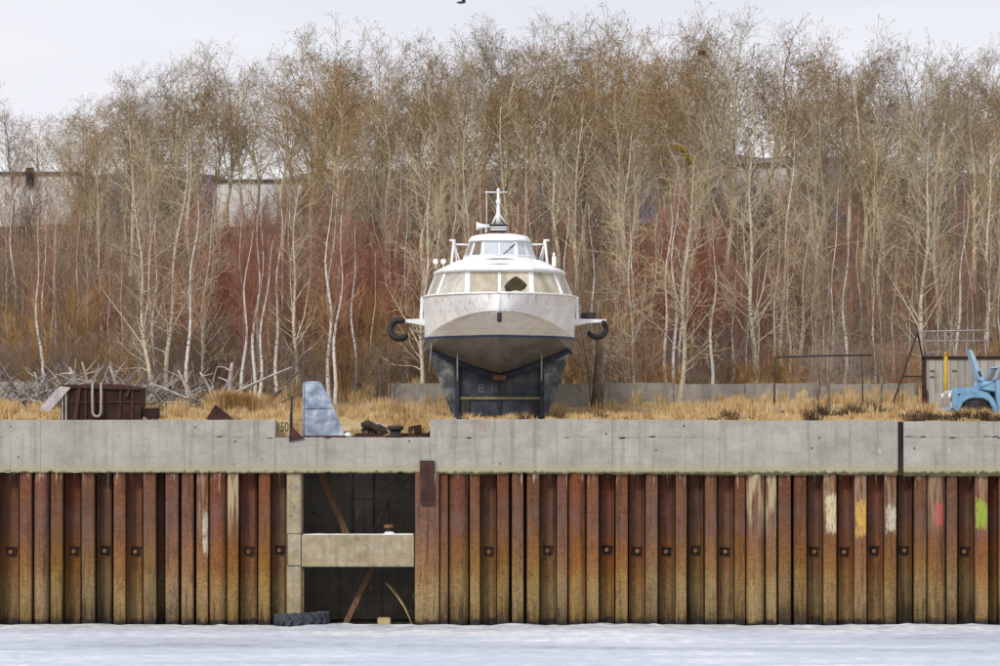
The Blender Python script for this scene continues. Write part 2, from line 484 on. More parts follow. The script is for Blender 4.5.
# ------------------------------------------------------------------ mesh helpers
class MB:
    def __init__(self):
        self.v = []
        self.f = []
        self.smooth = []

    def add(self, vs, fs, smooth=False):
        o = len(self.v)
        self.v += [tuple(p) for p in vs]
        self.f += [tuple(i + o for i in q) for q in fs]
        self.smooth += [smooth] * len(fs)
        return self

    def box(self, x0, x1, y0, y1, z0, z1):
        vs = [(x, y, z) for z in (z0, z1) for y in (y0, y1) for x in (x0, x1)]
        return self.add(vs, [(0, 2, 3, 1), (4, 5, 7, 6), (0, 1, 5, 4), (2, 6, 7, 3), (0, 4, 6, 2), (1, 3, 7, 5)])

    def bar(self, a, b, w, d, up=(0, 1, 0)):
        """rectangular bar from a to b: w across, d along 'up'"""
        a, b = Vector(a), Vector(b)
        t = (b - a).normalized()
        u = Vector(up)
        u = (u - t * u.dot(t)).normalized()
        s = t.cross(u)
        vs = []
        for p in (a, b):
            for (i, j) in ((-1, -1), (1, -1), (1, 1), (-1, 1)):
                vs.append(p + s * (i * w / 2) + u * (j * d / 2))
        return self.add(vs, [(3, 2, 1, 0), (4, 5, 6, 7), (0, 1, 5, 4), (1, 2, 6, 5), (2, 3, 7, 6), (3, 0, 4, 7)])

    def tube(self, pts, r, n=8, caps=True):
        pts = [Vector(p) for p in pts]
        rs = r if isinstance(r, (list, tuple)) else [r] * len(pts)
        vs = []
        prev = None
        for i, p in enumerate(pts):
            t = (pts[min(i + 1, len(pts) - 1)] - pts[max(i - 1, 0)]).normalized()
            u = prev if prev else (Vector((0, 0, 1)) if abs(t.z) < .9 else Vector((1, 0, 0)))
            u = (u - t * u.dot(t)).normalized()
            prev = u
            w = t.cross(u)
            for k in range(n):
                an = 2 * PI * k / n
                vs.append(p + (u * math.cos(an) + w * math.sin(an)) * rs[i])
        fs = []
        for i in range(len(pts) - 1):
            for k in range(n):
                k2 = (k + 1) % n
                fs.append((i * n + k, i * n + k2, (i + 1) * n + k2, (i + 1) * n + k))
        self.add(vs, fs, True)
        if caps:
            o = len(self.v) - len(vs)
            self.f.append(tuple(o + k for k in range(n))[::-1])
            self.f.append(tuple(o + (len(pts) - 1) * n + k for k in range(n)))
            self.smooth += [False, False]
        return self

    def prism(self, poly, d, axis=1):
        """poly of 3D points, extruded by vector d"""
        d = Vector(d)
        n = len(poly)
        a = [Vector(p) for p in poly]
        vs = a + [p + d for p in a]
        fs = [tuple(range(n))[::-1], tuple(range(n, 2 * n))] + [(i, (i + 1) % n, n + (i + 1) % n, n + i) for i in range(n)]
        return self.add(vs, fs)

    def lathe(self, c, prof, n=20, axis='z'):
        c = Vector(c)
        vs = []
        for (r, h) in prof:
            for k in range(n):
                a = 2 * PI * k / n
                q = (r * math.cos(a), r * math.sin(a), h)
                if axis == 'y':
                    q = (q[0], q[2], q[1])
                elif axis == 'x':
                    q = (q[2], q[0], q[1])
                vs.append(c + Vector(q))
        m = len(prof)
        fs = [(i * n + k, i * n + (k + 1) % n, (i + 1) * n + (k + 1) % n, (i + 1) * n + k) for i in range(m - 1) for k in range(n)]
        self.add(vs, fs, True)
        o = len(self.v) - len(vs)
        self.f.append(tuple(o + k for k in range(n))[::-1])
        self.f.append(tuple(o + (m - 1) * n + k for k in range(n)))
        self.smooth += [False, False]
        return self

    def build(self, name, mat, parent=None, origin=None, bevel=0.0):
        off = Vector((0, 0, 0))
        if origin is not None:
            off = Vector(origin)
        elif parent is not None:
            off = wloc(parent)
        me = bpy.data.meshes.new(name)
        me.from_pydata([tuple(Vector(p) - off) for p in self.v], [], self.f)
        me.polygons.foreach_set('use_smooth', self.smooth)
        me.materials.append(mat)
        me.validate()
        me.update()
        import bmesh
        bm = bmesh.new()
        bm.from_mesh(me)
        bmesh.ops.recalc_face_normals(bm, faces=bm.faces)
        if bevel:
            es = [e for e in bm.edges if len(e.link_faces) == 2 and e.calc_face_angle(0) > .6]
            bmesh.ops.bevel(bm, geom=es, offset=bevel, segments=2, affect='EDGES', clamp_overlap=True)
        bm.to_mesh(me)
        bm.free()
        o = bpy.data.objects.new(name, me)
        COL.objects.link(o)
        if parent is not None:
            o.parent = parent
        else:
            o.location = off
        return o


def wloc(o):
    v = Vector((0, 0, 0))
    while o is not None:
        v += o.location
        o = o.parent
    return v


def tag(o, label=None, cat=None, group=None, kind=None):
    if label:
        o['label'] = label
    if cat:
        o['category'] = cat
    if group:
        o['group'] = group
    if kind:
        o['kind'] = kind
    return o


def empty(name, loc, label, cat, group=None):
    o = bpy.data.objects.new(name, None)
    COL.objects.link(o)
    o.location = loc
    o.empty_display_size = .3
    return tag(o, label, cat, group)


def text_obj(s, name, mat, size, loc, parent, sx=1.0):
    cu = bpy.data.curves.new(name, 'FONT')
    cu.body = s
    cu.size = size
    cu.extrude = .002
    cu.align_x = 'LEFT'
    tmp = bpy.data.objects.new(name + '_tmp', cu)
    COL.objects.link(tmp)
    bpy.context.view_layer.update()
    me = bpy.data.meshes.new_from_object(tmp.evaluated_get(bpy.context.evaluated_depsgraph_get()))
    COL.objects.unlink(tmp)
    bpy.data.objects.remove(tmp)
    n = len(me.vertices)
    co = np.empty(n * 3, 'f')
    me.vertices.foreach_get('co', co)
    co = co.reshape(-1, 3)
    co = np.stack([co[:, 0] * sx, -co[:, 2], co[:, 1]], 1)
    d = Vector(loc) - wloc(parent)
    co += np.array(d, 'f')
    me.vertices.foreach_set('co', co.ravel())
    me.name = name
    me.materials.clear()
    me.materials.append(mat)
    o = bpy.data.objects.new(name, me)
    COL.objects.link(o)
    o.parent = parent
    return o


# ------------------------------------------------------------------ terrain
TY = [100.9, 102, 104, 112, 121, 126, 131, 140, 152, 165, 180, 190, 205, 240, 330, 520]
TZ = [6.70, 6.72, 6.78, 6.86, 7.05, 7.4, 7.95, 9.1, 11.9, 14.8, 17.8, 19.0, 19.6, 20.0, 21.0, 23.0]


def sstep(a, b, x):
    t = min(1, max(0, (x - a) / (b - a)))
    return t * t * (3 - 2 * t)


def TH(x, y):
    h = float(np.interp(y, TY, TZ))
    if y > 104:
        k = min(1, (y - 104) / 30)
        h += (mnoise.noise(Vector((x * .11, y * .11, 3.3))) * .9 + mnoise.noise(Vector((x * .4, y * .4, 1.3))) * .25) * k * .7
        h += .06 * mnoise.noise(Vector((x * .9, y * .9, 7.7))) * (1 - k)
    notch = sstep(-7.65, -7.45, x) * (1 - sstep(-2.45, -2.25, x))
    h -= notch * .56 * (1 - sstep(101.8, 104.5, y))
    return h


def grid_mesh(name, xs, ys, zf, mat, kind='structure'):
    vs = [(x, y, zf(x, y)) for y in ys for x in xs]
    n = len(xs)
    fs = [(j * n + i, j * n + i + 1, (j + 1) * n + i + 1, (j + 1) * n + i) for j in range(len(ys) - 1) for i in range(n - 1)]
    me = bpy.data.meshes.new(name)
    me.from_pydata(vs, [], fs)
    me.polygons.foreach_set('use_smooth', [True] * len(fs))
    me.materials.append(mat)
    o = bpy.data.objects.new(name, me)
    COL.objects.link(o)
    return tag(o, kind=kind)


xs = list(np.concatenate([np.arange(-160, -22, 4), np.arange(-22, 22.01, .45), np.arange(26, 161, 4)]))
ys = list(np.concatenate([np.arange(100.9, 106, .25), np.arange(106, 132, .8), np.arange(132, 210, 2.0), np.arange(214, 540, 14)]))
grid_mesh('ground', xs, ys, TH, M['ground'])


def ice_h(x, y):
    h = .035 * mnoise.noise(Vector((x * .12, y * .5, 0))) + .02 * mnoise.noise(Vector((x * .5, y * 1.3, 4)))
    k = sstep(93, 97.5, y)
    h += k * (.06 + .07 * mnoise.noise(Vector((x * .13, y * .35, 9))) + .05 * mnoise.noise(Vector((x * .6, y * .9, 2))) + .06 * mnoise.noise(Vector((x * 2.1, y * 2.1, 2))) + .04 * mnoise.noise(Vector((x * 5.1, y * 2.1, 6))))
    h -= sstep(99.3, 99.95, y) * .05
    return h - .02


xs = list(np.concatenate([np.arange(-300, -24, 12), np.arange(-24, 24.1, .3), np.arange(30, 301, 12)]))
ys = list(np.concatenate([np.arange(-80, 78, 6), np.arange(78, 100.0, .3), [100.12]]))
grid_mesh('frozen_river', xs, ys, ice_h, M['ice'])


def hill_h(x, y):
    k = 1 - abs(y - 950) / 250
    b = 80 + 16 * mnoise.noise(Vector((x * .006, 1.2, 0))) + 6 * mnoise.noise(Vector((x * .03, 2.2, 0)))
    return 15 + max(0, k) * (b - 15)


grid_mesh('hills', list(np.arange(-700, 701, 14)), list(np.linspace(700, 1200, 21)), hill_h, M['hill'])
# far plain carrying the ground out to the horizon (behind the wood and beside the frozen river)
grid_mesh('far_ground', list(np.linspace(-2500, 2500, 11)), [515, 800, 1500, 3500], lambda x, y: 15.0, M['hill'])

# ------------------------------------------------------------------ quay: concrete copings
GR_COP = 'concrete coping beams of the quay'


def coping(name, label, segs, loc):
    r = empty(name, loc, label, 'quay wall', GR_COP)
    lo = MB()

    def chipped(mb, x0, x1, y0, y1, z0, z1):
        n = max(2, int((x1 - x0) / .16))
        vs = []
        for i in range(n + 1):
            x = x0 + (x1 - x0) * i / n
            e = [0, 0, 0, 0]
            if 0 < i < n:
                e = [random.gauss(0, .005), random.gauss(0, .006), random.gauss(0, .004), random.gauss(0, .005)]
                if random.random() < .07:
                    e[0] -= random.uniform(.02, .05)
                    e[2] += random.uniform(.02, .05)
                if random.random() < .12:
                    e[1] += random.uniform(.015, .05)
                    e[3] += random.uniform(.01, .04)
            vs += [(x, y0 + abs(e[3]), z0 + e[1]), (x, y0, z0 + .07), (x, y0, z1 - .06), (x, y0 + abs(e[2]), z1 + e[0]), (x, y1, z1), (x, y1, z0)]
        fs = [(i * 6 + j, i * 6 + (j + 1) % 6, (i + 1) * 6 + (j + 1) % 6, (i + 1) * 6 + j) for i in range(n) for j in range(6)]
        fs += [tuple(range(6)), tuple(n * 6 + j for j in range(6))]
        mb.add(vs, fs)
        return mb
    for (a, b, ytop, ybot) in segs:
        zt, zb = az(ytop), az(ybot)
        zm = az(437.5)
        g = .0035
        plain = a in (40.5, 703, 756)
        chipped(lo, ax(a) + g, ax(b) - g, 100.0, 101.2, zb, zt if plain else min(zm, zt))
        if ytop < 430 and not plain:
            chipped(MB(), ax(a) + g, ax(b) - g, 100.012, 101.2, zm + .002, zt).build('upper_beam', M['concrete'], r)
    lo.build('lower_beam', M['concrete'], r)
    return r


cl = coping('concrete_coping', 'grey concrete coping with a lowered stretch and a faint red 350, left of the boat',
            [(-420, -260, 420, 472.5), (-260, -110, 420, 472.5), (-110, 40.5, 420, 472.5), (40.5, 185, 420, 472.5), (185, 275, 420, 473), (275, 430, 437.1, 473)],
            (ax(130), 100.6, az(472.5)))
cr = coping('concrete_coping', 'long grey concrete coping under the boat, between the lowered stretch and the dark rusty joint',
            [(430, 612, 419.3, 474), (612, 703, 420, 474.5), (703, 898, 420.6, 475)],
            (ax(664), 100.6, az(474)))
cf = coping('concrete_coping', 'concrete coping at the far right below the blue truck, beyond the dark joint',
            [(903.5, 1030, 421.5, 476), (1030, 1180, 422, 476), (1180, 1420, 422, 476)], (ax(1100), 100.6, az(476)))
text_obj('350', 'painted_number', M['letter_red'], .46, (ax(118), 99.992 + .014, az(431)), cl, .95)
text_obj('150', 'painted_number', M['letter_red'], .42, (ax(471), 99.992 + .014, az(430.5)), cr, 1.0)
mb = MB()
mb.box(ax(898.6), ax(903), 100.05, 100.9, az(475.5), az(421.8))
mb.box(ax(899.4), ax(901.6), 100.0, 100.05, az(450), az(422.5))
tag(mb.build('joint_plate', M['rust_dark'], origin=(ax(900), 100.3, az(476)), bevel=.006), 'dark rusty plate filling the vertical joint in the concrete coping', 'joint plate')

# white lime run on the coping under the boat and steel rail on the lowered stretch
r = empty('steel_edge_rail', (ax(370), 100.5, az(437.2)), 'rusty dark steel edge rail lying along the lowered concrete, beside the mooring bollard', 'rail')
MB().box(ax(303), ax(345), 100.02, 100.5, az(438.6), az(435.6)).build('angle_plate', M['rust_red'], r, bevel=.01)
MB().box(ax(353), ax(429.4), 100.95, 101.15, az(437.2) + .002, az(433.6)).build('rail_bar', M['rust_dark'], r, bevel=.02)
m = MB()
for i in range(7):
    a = 352 + i * 11
    m.box(ax(a), ax(a + 9.5), 100.03 + .02 * (i % 3), 100.45, az(437.1) + .003, az(435.6 - .5 * (i % 2)))
m.build('scale_flakes', M['rust_red'], r, bevel=.01)

# ------------------------------------------------------------------ quay: sheet piles
PAINT = {
    824: [((.60, .52, .33), ax(826), ax(838), az(533), az(493))],
    855: [((.58, .34, .07), ax(855.5), ax(867), az(538), az(500))],
    885: [((.52, .47, .36), ax(886), ax(897), az(534), az(505))],
    928: [((.46, .09, .08), ax(935.5), ax(945), az(527), az(502))],
    976: [((.28, .40, .03), ax(976), ax(988), az(529), az(499))],
    196: [((.50, .45, .33), ax(202), ax(208.5), az(556), az(514))],
}
BOLTS = [11, 72, 103, 134, 248, 278, 489, 548, 607, 637, 667, 697, 726, 816, 846, 876, 906, 967]
SEG_L = [('P', 0, 18), ('F', 19, 31), ('W', 33, 48), ('F', 50, 62), ('P', 64, 80), ('F', 81, 94), ('P', 96, 111), ('F', 113, 125), ('P', 126, 142),
         ('F', 143, 155.5), ('P', 157, 163.5), ('F', 165, 178), ('F', 181, 193), ('F', 196, 207.5), ('W', 208.5, 226), ('F', 227, 238), ('P', 240, 256),
         ('F', 258, 270), ('P', 271.5, 286)]
SEG_R = [('S', 415, 439), ('F', 439.5, 448), ('W', 449, 468.5), ('F', 470, 480), ('P', 481, 496), ('F', 497, 509), ('F', 512, 523.5), ('F', 527, 539.5), ('P', 540.5, 556),
         ('F', 557, 567.5), ('W', 568.5, 586), ('F', 587, 599), ('P', 600.5, 614.5), ('F', 616, 628), ('P', 629.5, 645), ('F', 646, 658), ('P', 659.5, 675),
         ('F', 676, 687), ('P', 689, 704), ('F', 705.5, 717), ('P', 718, 734), ('F', 735, 745.5), ('W', 746.5, 765), ('F', 766.5, 777), ('F', 779, 791.5), ('F', 794.5, 807),
         ('P', 808, 823), ('F', 824, 837), ('P', 838.5, 854), ('F', 855, 867), ('P', 868, 884), ('F', 885, 897), ('P', 898.5, 913), ('F', 915, 927), ('W', 928, 946.5),
         ('F', 947.5, 958), ('P', 959.5, 975), ('F', 976, 989), ('P', 990.5, 998), ('F', 999.5, 1012)]
x = -1
k = 0
left = []
while x > -330:
    left.insert(0, ('F', x - 13, x))
    left.insert(0, ('P', x - 30, x - 14.5))
    x -= 31
SEG_L = left + SEG_L
x = 1013.5
while x < 1330:
    SEG_R += [('P', x, x + 15.5), ('F', x + 17, x + 29.5)]
    x += 31


def profile(kind, a, b, dy):
    x0, x1 = ax(a), ax(b)
    w = x1 - x0
    if kind == 'F':
        y = 100.11 + dy
        return [(x0 - .015, 100.74), (x0, y + .05), (x0 + .014, y + .012), (x0 + .04, y), (x0 + w * .5, y - .006), (x1 - .04, y), (x1 - .014, y + .012), (x1, y + .05), (x1 + .015, 100.74)]
    if kind == 'P':
        y = 100.62 + dy
        p = [(x0 - .03, 100.26), (x0 - .012, y - .02), (x0 + .02, y - .012), (x0 + .04, y - .05), (x0 + .065, y - .05), (x0 + .08, y)]
        return p + [(x0 + w - (q[0] - x0), q[1]) for q in p[::-1]]
    if kind == 'W':
        pts = [(x0 - .012, 100.74), (x0 - .008, 100.33 + dy)]
        for i in range(11):
            u = i / 10
            pts.append((x0 + w * u, 100.06 + dy + .22 * (abs(2 * u - 1) ** 2.6)))
        return pts + [(x1 + .008, 100.33 + dy), (x1 + .012, 100.74)]
    if kind == 'S':
        return [(x0 - .0, 101.2), (x0, 100.03), (x0 + .02, 100.0), (x0 + w * .22, 99.985), (x0 + w * .24, 99.955), (x0 + w * .78, 99.955), (x0 + w * .8, 99.985), (x1 - .02, 100.0), (x1, 100.03), (x1, 100.74)]


PALE = rust_mat('rusty sheet steel with lime', pale=1.0)
GR_PW = 'rusty sheet pile walls of the quay'


def pile_wall(segs, label, xa, xb, loc):
    r = empty('sheet_pile_wall', loc, label, 'sheet pile wall', GR_PW)
    for (kd, a, b) in segs:
        a_, b_ = (a + .9, b - .9) if kd == 'P' else (a, b)
        dy = random.uniform(-.018, .018)
        pr = profile(kd, a_, b_, dy)
        zt = 5.085 + random.uniform(0, .05) if kd != 'S' else 5.095
        if kd == 'P':
            zt = 5.06
        zb = -.4
        mb = MB()
        th = .014
        ring = pr + [(x, y + th) for (x, y) in pr[::-1]]
        vs, fs = [], []
        nz = 2
        n = len(ring)
        lean = random.uniform(-.012, .012)
        for zi in range(nz):
            zc = zb + (zt - zb) * zi / (nz - 1)
            vs += [(x + lean * (zi / (nz - 1) - .5), y, zc) for (x, y) in ring]
        for zi in range(nz - 1):
            fs += [(zi * n + i, zi * n + (i + 1) % n, (zi + 1) * n + (i + 1) % n, (zi + 1) * n + i) for i in range(n)]
        m2 = len(pr)
        for i in range(m2 - 1):
            q = (i, i + 1, n - 2 - i, n - 1 - i)
            fs.append(q)
            fs.append(tuple((nz - 1) * n + j for j in q))
        mb.add(vs, fs)
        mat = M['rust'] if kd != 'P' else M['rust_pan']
        if a in PAINT:
            mat = rust_mat('painted rusty pile', PAINT[a], pale=.45)
        elif a == 766.5:
            mat = PALE
        elif a in (746.5, 439.5, 227, 735):
            mat = PALE if a in (746.5, 227) else M['rust']
        o = mb.build('sheet_pile', mat, r)
        if a in PAINT and a != 196:
            o['label'] = {824: 'cream paint daubed on the pile', 855: 'orange yellow paint daubed on the pile', 885: 'off white paint daubed on the pile', 928: 'red paint daubed on the pile', 976: 'lime green paint daubed on the pile'}[a]
        if kd == 'S':
            t = MB()
            t.box(ax(420), ax(434.5), 99.90, 99.95, az(474), az(460.5))
            t.box(ax(420.5), ax(434), 99.86, 99.90, az(505), az(461.5))
            t.build('stub_plate', M['rust_red'], o, bevel=.01)
        if kd == 'P' and (any(a - 1 <= q <= b + 1 for q in BOLTS) or ((a < 0 or a > 1000) and random.random() < .6)):
            c = (a + b) / 2
            yy = 100.62 + dy
            zc = az(552) + random.uniform(-.03, .03)
            t = MB()
            t.box(ax(c) - .16, ax(c) + .16, yy - .075, yy - .003, zc - .12, zc + .13)
            t.box(ax(c) - .18, ax(c) + .18, yy - .10, yy - .01, zc + .13, zc + .155)
            bp = t.build('anchor_plate', M['rust_dark'], o, bevel=.008)
            t = MB()
            t.lathe((ax(c) + random.uniform(-.03, .03), yy - .17, zc + random.uniform(-.02, .02)), [(.045, 0), (.075, .02), (.08, .085)], 8, 'y')
            t.build('anchor_nut', M['anchor'], o)
    bk = MB()
    bk.box(ax(xa), ax(xb), 100.76, 100.86, -.5, 5.07)
    bk.build('backing', M['soil'], r)
    return r


M['anchor'] = varied('orange rusted nut', (.17, .075, .028), (.30, .15, .06), 6, .8)
pile_wall(SEG_L, 'rusty corrugated sheet pile wall left of the dark openings', -335, 287, (ax(130), 100.3, 0))
pile_wall(SEG_R, 'long rusty sheet pile wall right of the dark openings, with patches of coloured paint', 415, 1335, (ax(700), 100.3, 0))

# ------------------------------------------------------------------ niche in the quay
nr = empty('mooring_niche', (ax(350), 100.6, 0), 'two-storey concrete mooring recess between the rusty pile walls, dark inside', 'wall recess')
b = MB()
b.box(ax(286.5), ax(301), 100.10, 101.3, -.3, az(473.2))
b.build('column', M['beam'], nr, bevel=.025)
b = MB()
b.box(ax(301.2), ax(414), 100.07, 101.4, az(567), az(535))
b.box(ax(287), ax(301.2), 100.06, 100.10, az(566), az(533.5))
b.build('beam', M['beam'], nr, bevel=.025)
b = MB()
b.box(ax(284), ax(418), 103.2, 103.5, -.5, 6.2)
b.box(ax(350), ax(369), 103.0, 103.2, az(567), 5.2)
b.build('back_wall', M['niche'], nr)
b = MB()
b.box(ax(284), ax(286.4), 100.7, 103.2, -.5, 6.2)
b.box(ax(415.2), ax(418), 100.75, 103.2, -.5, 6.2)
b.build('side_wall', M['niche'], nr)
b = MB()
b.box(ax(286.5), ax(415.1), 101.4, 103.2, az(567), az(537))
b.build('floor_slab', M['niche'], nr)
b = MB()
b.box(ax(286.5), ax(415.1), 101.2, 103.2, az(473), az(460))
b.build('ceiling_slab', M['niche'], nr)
b = MB()
b.box(ax(286.5), ax(415.1), 100.3, 103.2, -.4, -.03)
b.build('wet_floor', M['soil'], nr)
b = MB()
b.bar(at(303, 569, 100.3), at(303, 624, 100.3), .06, .08)
b.build('edge_board', M['stick'], nr)
# things in the niche
tag(MB().bar(at(321, 474.5, 102.2), at(347, 535, 101.9), .22, .12).build('timber', M['timber'], origin=at(347, 535, 101.9), bevel=.01), 'reddish brown timber leaning in the upper opening of the recess', 'timber', 'leaning timbers in the recess')
tag(MB().bar(at(344, 627, 100.9), at(372, 568, 101.8), .19, .10).build('timber', M['timber'], origin=at(344, 627, 100.9), bevel=.01), 'brown timber leaning in the lower opening, its foot on the ice', 'timber', 'leaning timbers in the recess')
r = empty('bent_stick', at(412, 621, 100.6), 'pale crooked stick standing in the lower opening at the right', 'stick')
MB().tube([at(386, 583, 101.6), at(391, 588, 101.5), at(398, 597, 101.3), at(405, 608, 101.0), at(413, 626, 100.6)], [.055, .05, .045, .03, .02], 7).build('shaft', M['stick'], r)
r = empty('steel_rods', at(380, 534, 101.2), 'thin dark steel rods tied in a tripod inside the upper opening', 'rods')
m = MB()
m.tube([at(371, 534.5, 101.2), at(389, 501, 101.5)], .022, 6)
m.tube([at(386, 534, 101.6), at(388.5, 501, 101.5)], .03, 6)
m.tube([at(352, 499, 101.8), at(389, 500, 101.45), at(398, 504, 101.4)], .014, 6)
m.build('rod', M['iron'], r)
r = empty('mooring_post', at(389, 535, 100.9), 'small rusty mooring post with an orange cap on the snowy beam', 'mooring post')
z0 = az(535, 100.9)
MB().lathe(at(389, 535, 100.9), [(.17, 0.0), (.15, .03), (.12, .05), (.115, .22)], 16).build('post', M['rust_red'], r)
MB().lathe(at(389, 535, 100.9) + Vector((0, 0, .221)), [(.13, 0), (.18, .03), (.18, .09), (.1, .13)], 16).build('cap', M['anchor'], r)
m = MB()
ring = []
N = 60
for i in range(N):
    u = i / (N - 1)
    x = ax(303) + (ax(413) - ax(303)) * u
    hh = .012 + .025 * abs(mnoise.noise(Vector((x * 1.4, 0, 0)))) + .03 * max(0, u - .6) + (.05 if abs(u - .78) < .05 else 0)
    ring.append([(x, 100.085, az(535) + .002), (x, 100.09, az(535) + hh), (x, 100.5, az(535) + hh * 1.4), (x, 100.75 + .1 * mnoise.noise(Vector((x, 5, 0))), az(535) + .003)])
vs = [p for q in ring for p in q]
fs = [(i * 4 + j, (i + 1) * 4 + j, (i + 1) * 4 + j + 1, i * 4 + j + 1) for i in range(N - 1) for j in range(3)]
m.add(vs, fs, True)
tag(m.build('snow_strip', M['snow'], origin=(ax(350), 100.4, az(535))), 'thin strip of white snow along the top of the concrete beam', 'snow')
b = MB().box(ax(377), ax(390), 100.35, 100.7, -.05, az(618.5))
tag(b.build('block', M['brick'], origin=(ax(383), 100.5, 0), bevel=.03), 'yellowish block lying on the ice in the lower opening', 'block')


def tyre_mesh(R, r, w, n=56, lugs=22):
    """tractor tyre lying flat, axis z, centre at origin, chevron lugs"""
    mb = MB()
    prof = []
    for k in range(14):
        a = 2 * PI * k / 14
        cx, cz = math.cos(a), math.sin(a)
        prof.append((R - r + r * math.copysign(abs(cx) ** .7, cx), w / 2 * math.copysign(abs(cz) ** .6, cz)))
    vs = [(p[0] * math.cos(2 * PI * i / n), p[0] * math.sin(2 * PI * i / n), p[1]) for i in range(n) for p in prof]
    m = len(prof)
    fs = [(i * m + j, ((i + 1) % n) * m + j, ((i + 1) % n) * m + (j + 1) % m, i * m + (j + 1) % m) for i in range(n) for j in range(m)]
    mb.add(vs, fs, True)
    for i in range(lugs):
        for s in (1, -1):
            a0 = 2 * PI * (i + (.25 if s < 0 else 0)) / lugs
            a1 = a0 + .24
            p0 = Vector((R * math.cos(a1), R * math.sin(a1), 0.0))
            p1 = Vector(((R - .02) * math.cos(a0), (R - .02) * math.sin(a0), s * w * .47))
            mb.bar(p0, p1, .10, .17, up=(math.cos(a0), math.sin(a0), 0))
    return mb


tb = tyre_mesh(.84, .24, .46, lugs=17)
c = Vector((ax(303), 99.75, .2))
q = MB()
from mathutils import Matrix
R_ = Matrix.Rotation(math.radians(-5), 3, 'X') @ Matrix.Rotation(math.radians(-3), 3, 'Y')
q.v = [tuple(R_ @ Vector(p) + c + Vector((0, -.35, 0))) for p in tb.v]
q.f, q.smooth = tb.f, tb.smooth
tag(q.build('tractor_tyre', M['rubber_grey'], origin=(ax(303), 99.4, 0)), 'large tractor tyre with chevron tread lying on the ice below the wall recess', 'tyre')

# ------------------------------------------------------------------ boat
BY = 111.0
boat = empty('passenger_boat', (0, BY, GROUND_BOAT), 'old white hydrofoil passenger boat standing bow-on on a steel cradle, its saloon window broken', 'boat')
BX = -.02


def hull_station(Y):
    t = min(1, max(0, (Y - 105.0) / 6.2))
    taper = 1 - .06 * sstep(117, 126, Y)
    bs = 2.82 * (1 - (1 - t) ** 2.4) ** .58 * taper
    bk = 2.78 * (1 - (1 - t) ** 2.0) ** .74 * taper
    zs = 11.28 + .05 * t - .10 * sstep(112, 126, Y)
    f = bk / 2.78
    zk = 10.66 - .885 * f ** 2.3
    # keel
    if Y < 106.4:
        kt = (Y - 105.0) / 1.4
        zkeel = 10.64 - .86 * kt ** .85
    else:
        kt = min(1, (Y - 106.4) / 3.9)
        zkeel = 9.78 - 1.31 * (1 - (1 - kt) ** 1.7)
    d = .44 * sstep(0, 1, t)
    zc = max(zk - d, zkeel + .0)
    bc = bk * (1 - .035 * t) * (1 - .22 * (1 - t))
    if t <= 0:
        bs = bk = bc = 0.004
        zc = zkeel + .01
        zk = zkeel + .02
    mid = (bc * .5, zkeel + (zc - zkeel) * .50 - .05 * t)
    q1 = (bs - (bs - bk) * .25, zk + (zs - zk) * .75)
    q2 = (bs - (bs - bk) * .70, zk + (zs - zk) * .30)
    return [(0, zkeel), mid, (bc, zc), (bk, zk), q2, q1, (bs, zs)]


HYs = [105.0, 105.06, 105.15, 105.3, 105.5, 105.75, 106.05, 106.4, 106.8, 107.3, 107.9, 108.6, 109.4, 110.3, 111.2, 113, 116, 119, 122, 124.5, 126.2]
st = [hull_station(y) for y in HYs]
# separate smooth strips (keel-chine, chine-knuckle, knuckle-sheer) so the chines stay crisp
hull = MB()


def strip(idx, sgn):
    vs, n = [], len(idx)
    for y, s in zip(HYs, st):
        vs += [(BX + sgn * s[i][0], y, s[i][1]) for i in idx]
    fs = [(a * n + j, a * n + j + 1, (a + 1) * n + j + 1, (a + 1) * n + j) for a in range(len(HYs) - 1) for j in range(n - 1)]
    hull.add(vs, fs, True)


for sg in (1, -1):
    strip([0, 1, 2], sg)
    strip([2, 3], sg)
    strip([3, 4, 5, 6], sg)
# deck and transom
vs, fs = [], []
for y, s in zip(HYs, st):
    vs += [(BX - s[6][0], y, s[6][1]), (BX, y, s[6][1] + .02), (BX + s[6][0], y, s[6][1])]
n = len(HYs)
for a in range(n - 1):
    fs += [(a * 3, a * 3 + 1, a * 3 + 4, a * 3 + 3), (a * 3 + 1, a * 3 + 2, a * 3 + 5, a * 3 + 4)]
hull.add(vs, fs)
s = st[-1]
tr = [(BX + q[0], HYs[-1], q[1]) for q in s] + [(BX - q[0], HYs[-1], q[1]) for q in s[:0:-1]]
hull.add(tr, [tuple(range(len(tr)))])
ho = hull.build('hull', M['hull'], boat)
# rubbing strake along the sheer
m = MB()
for sg in (1, -1):
    m.tube([(BX + sg * (s[6][0] + .005), y - .01, s[6][1] + .005) for y, s in zip(HYs, st)], .035, 8)
m.build('rubbing_strake', M['boat_white'], boat)
# stem fittings
m = MB()
m.lathe((BX, 104.965, az(318, 105)), [(.05, 0), (.085, .01), (.085, .06)], 12, 'y')
m.box(BX - .08, BX + .08, 104.90, 105.35, az(322.0, 105), az(312.6, 105))
m.build('anchor_pocket', M['iron'], boat, bevel=.02)
m = MB().tube([(BX, 104.985, az(311, 105)), (BX, 104.97, az(300, 105)), (BX, 104.99, az(294.5, 105))], .018, 6)
m.build('stem_bar', M['boat_white'], boat)

# saloon
zb = 11.30


def ringpts(z, pts):
    half = [(x, y, z) for (x, y) in pts]
    return [(BX - x, y, zz) for (x, y, zz) in half[::-1]] + [(BX + x, y, zz) for (x, y, zz) in half]


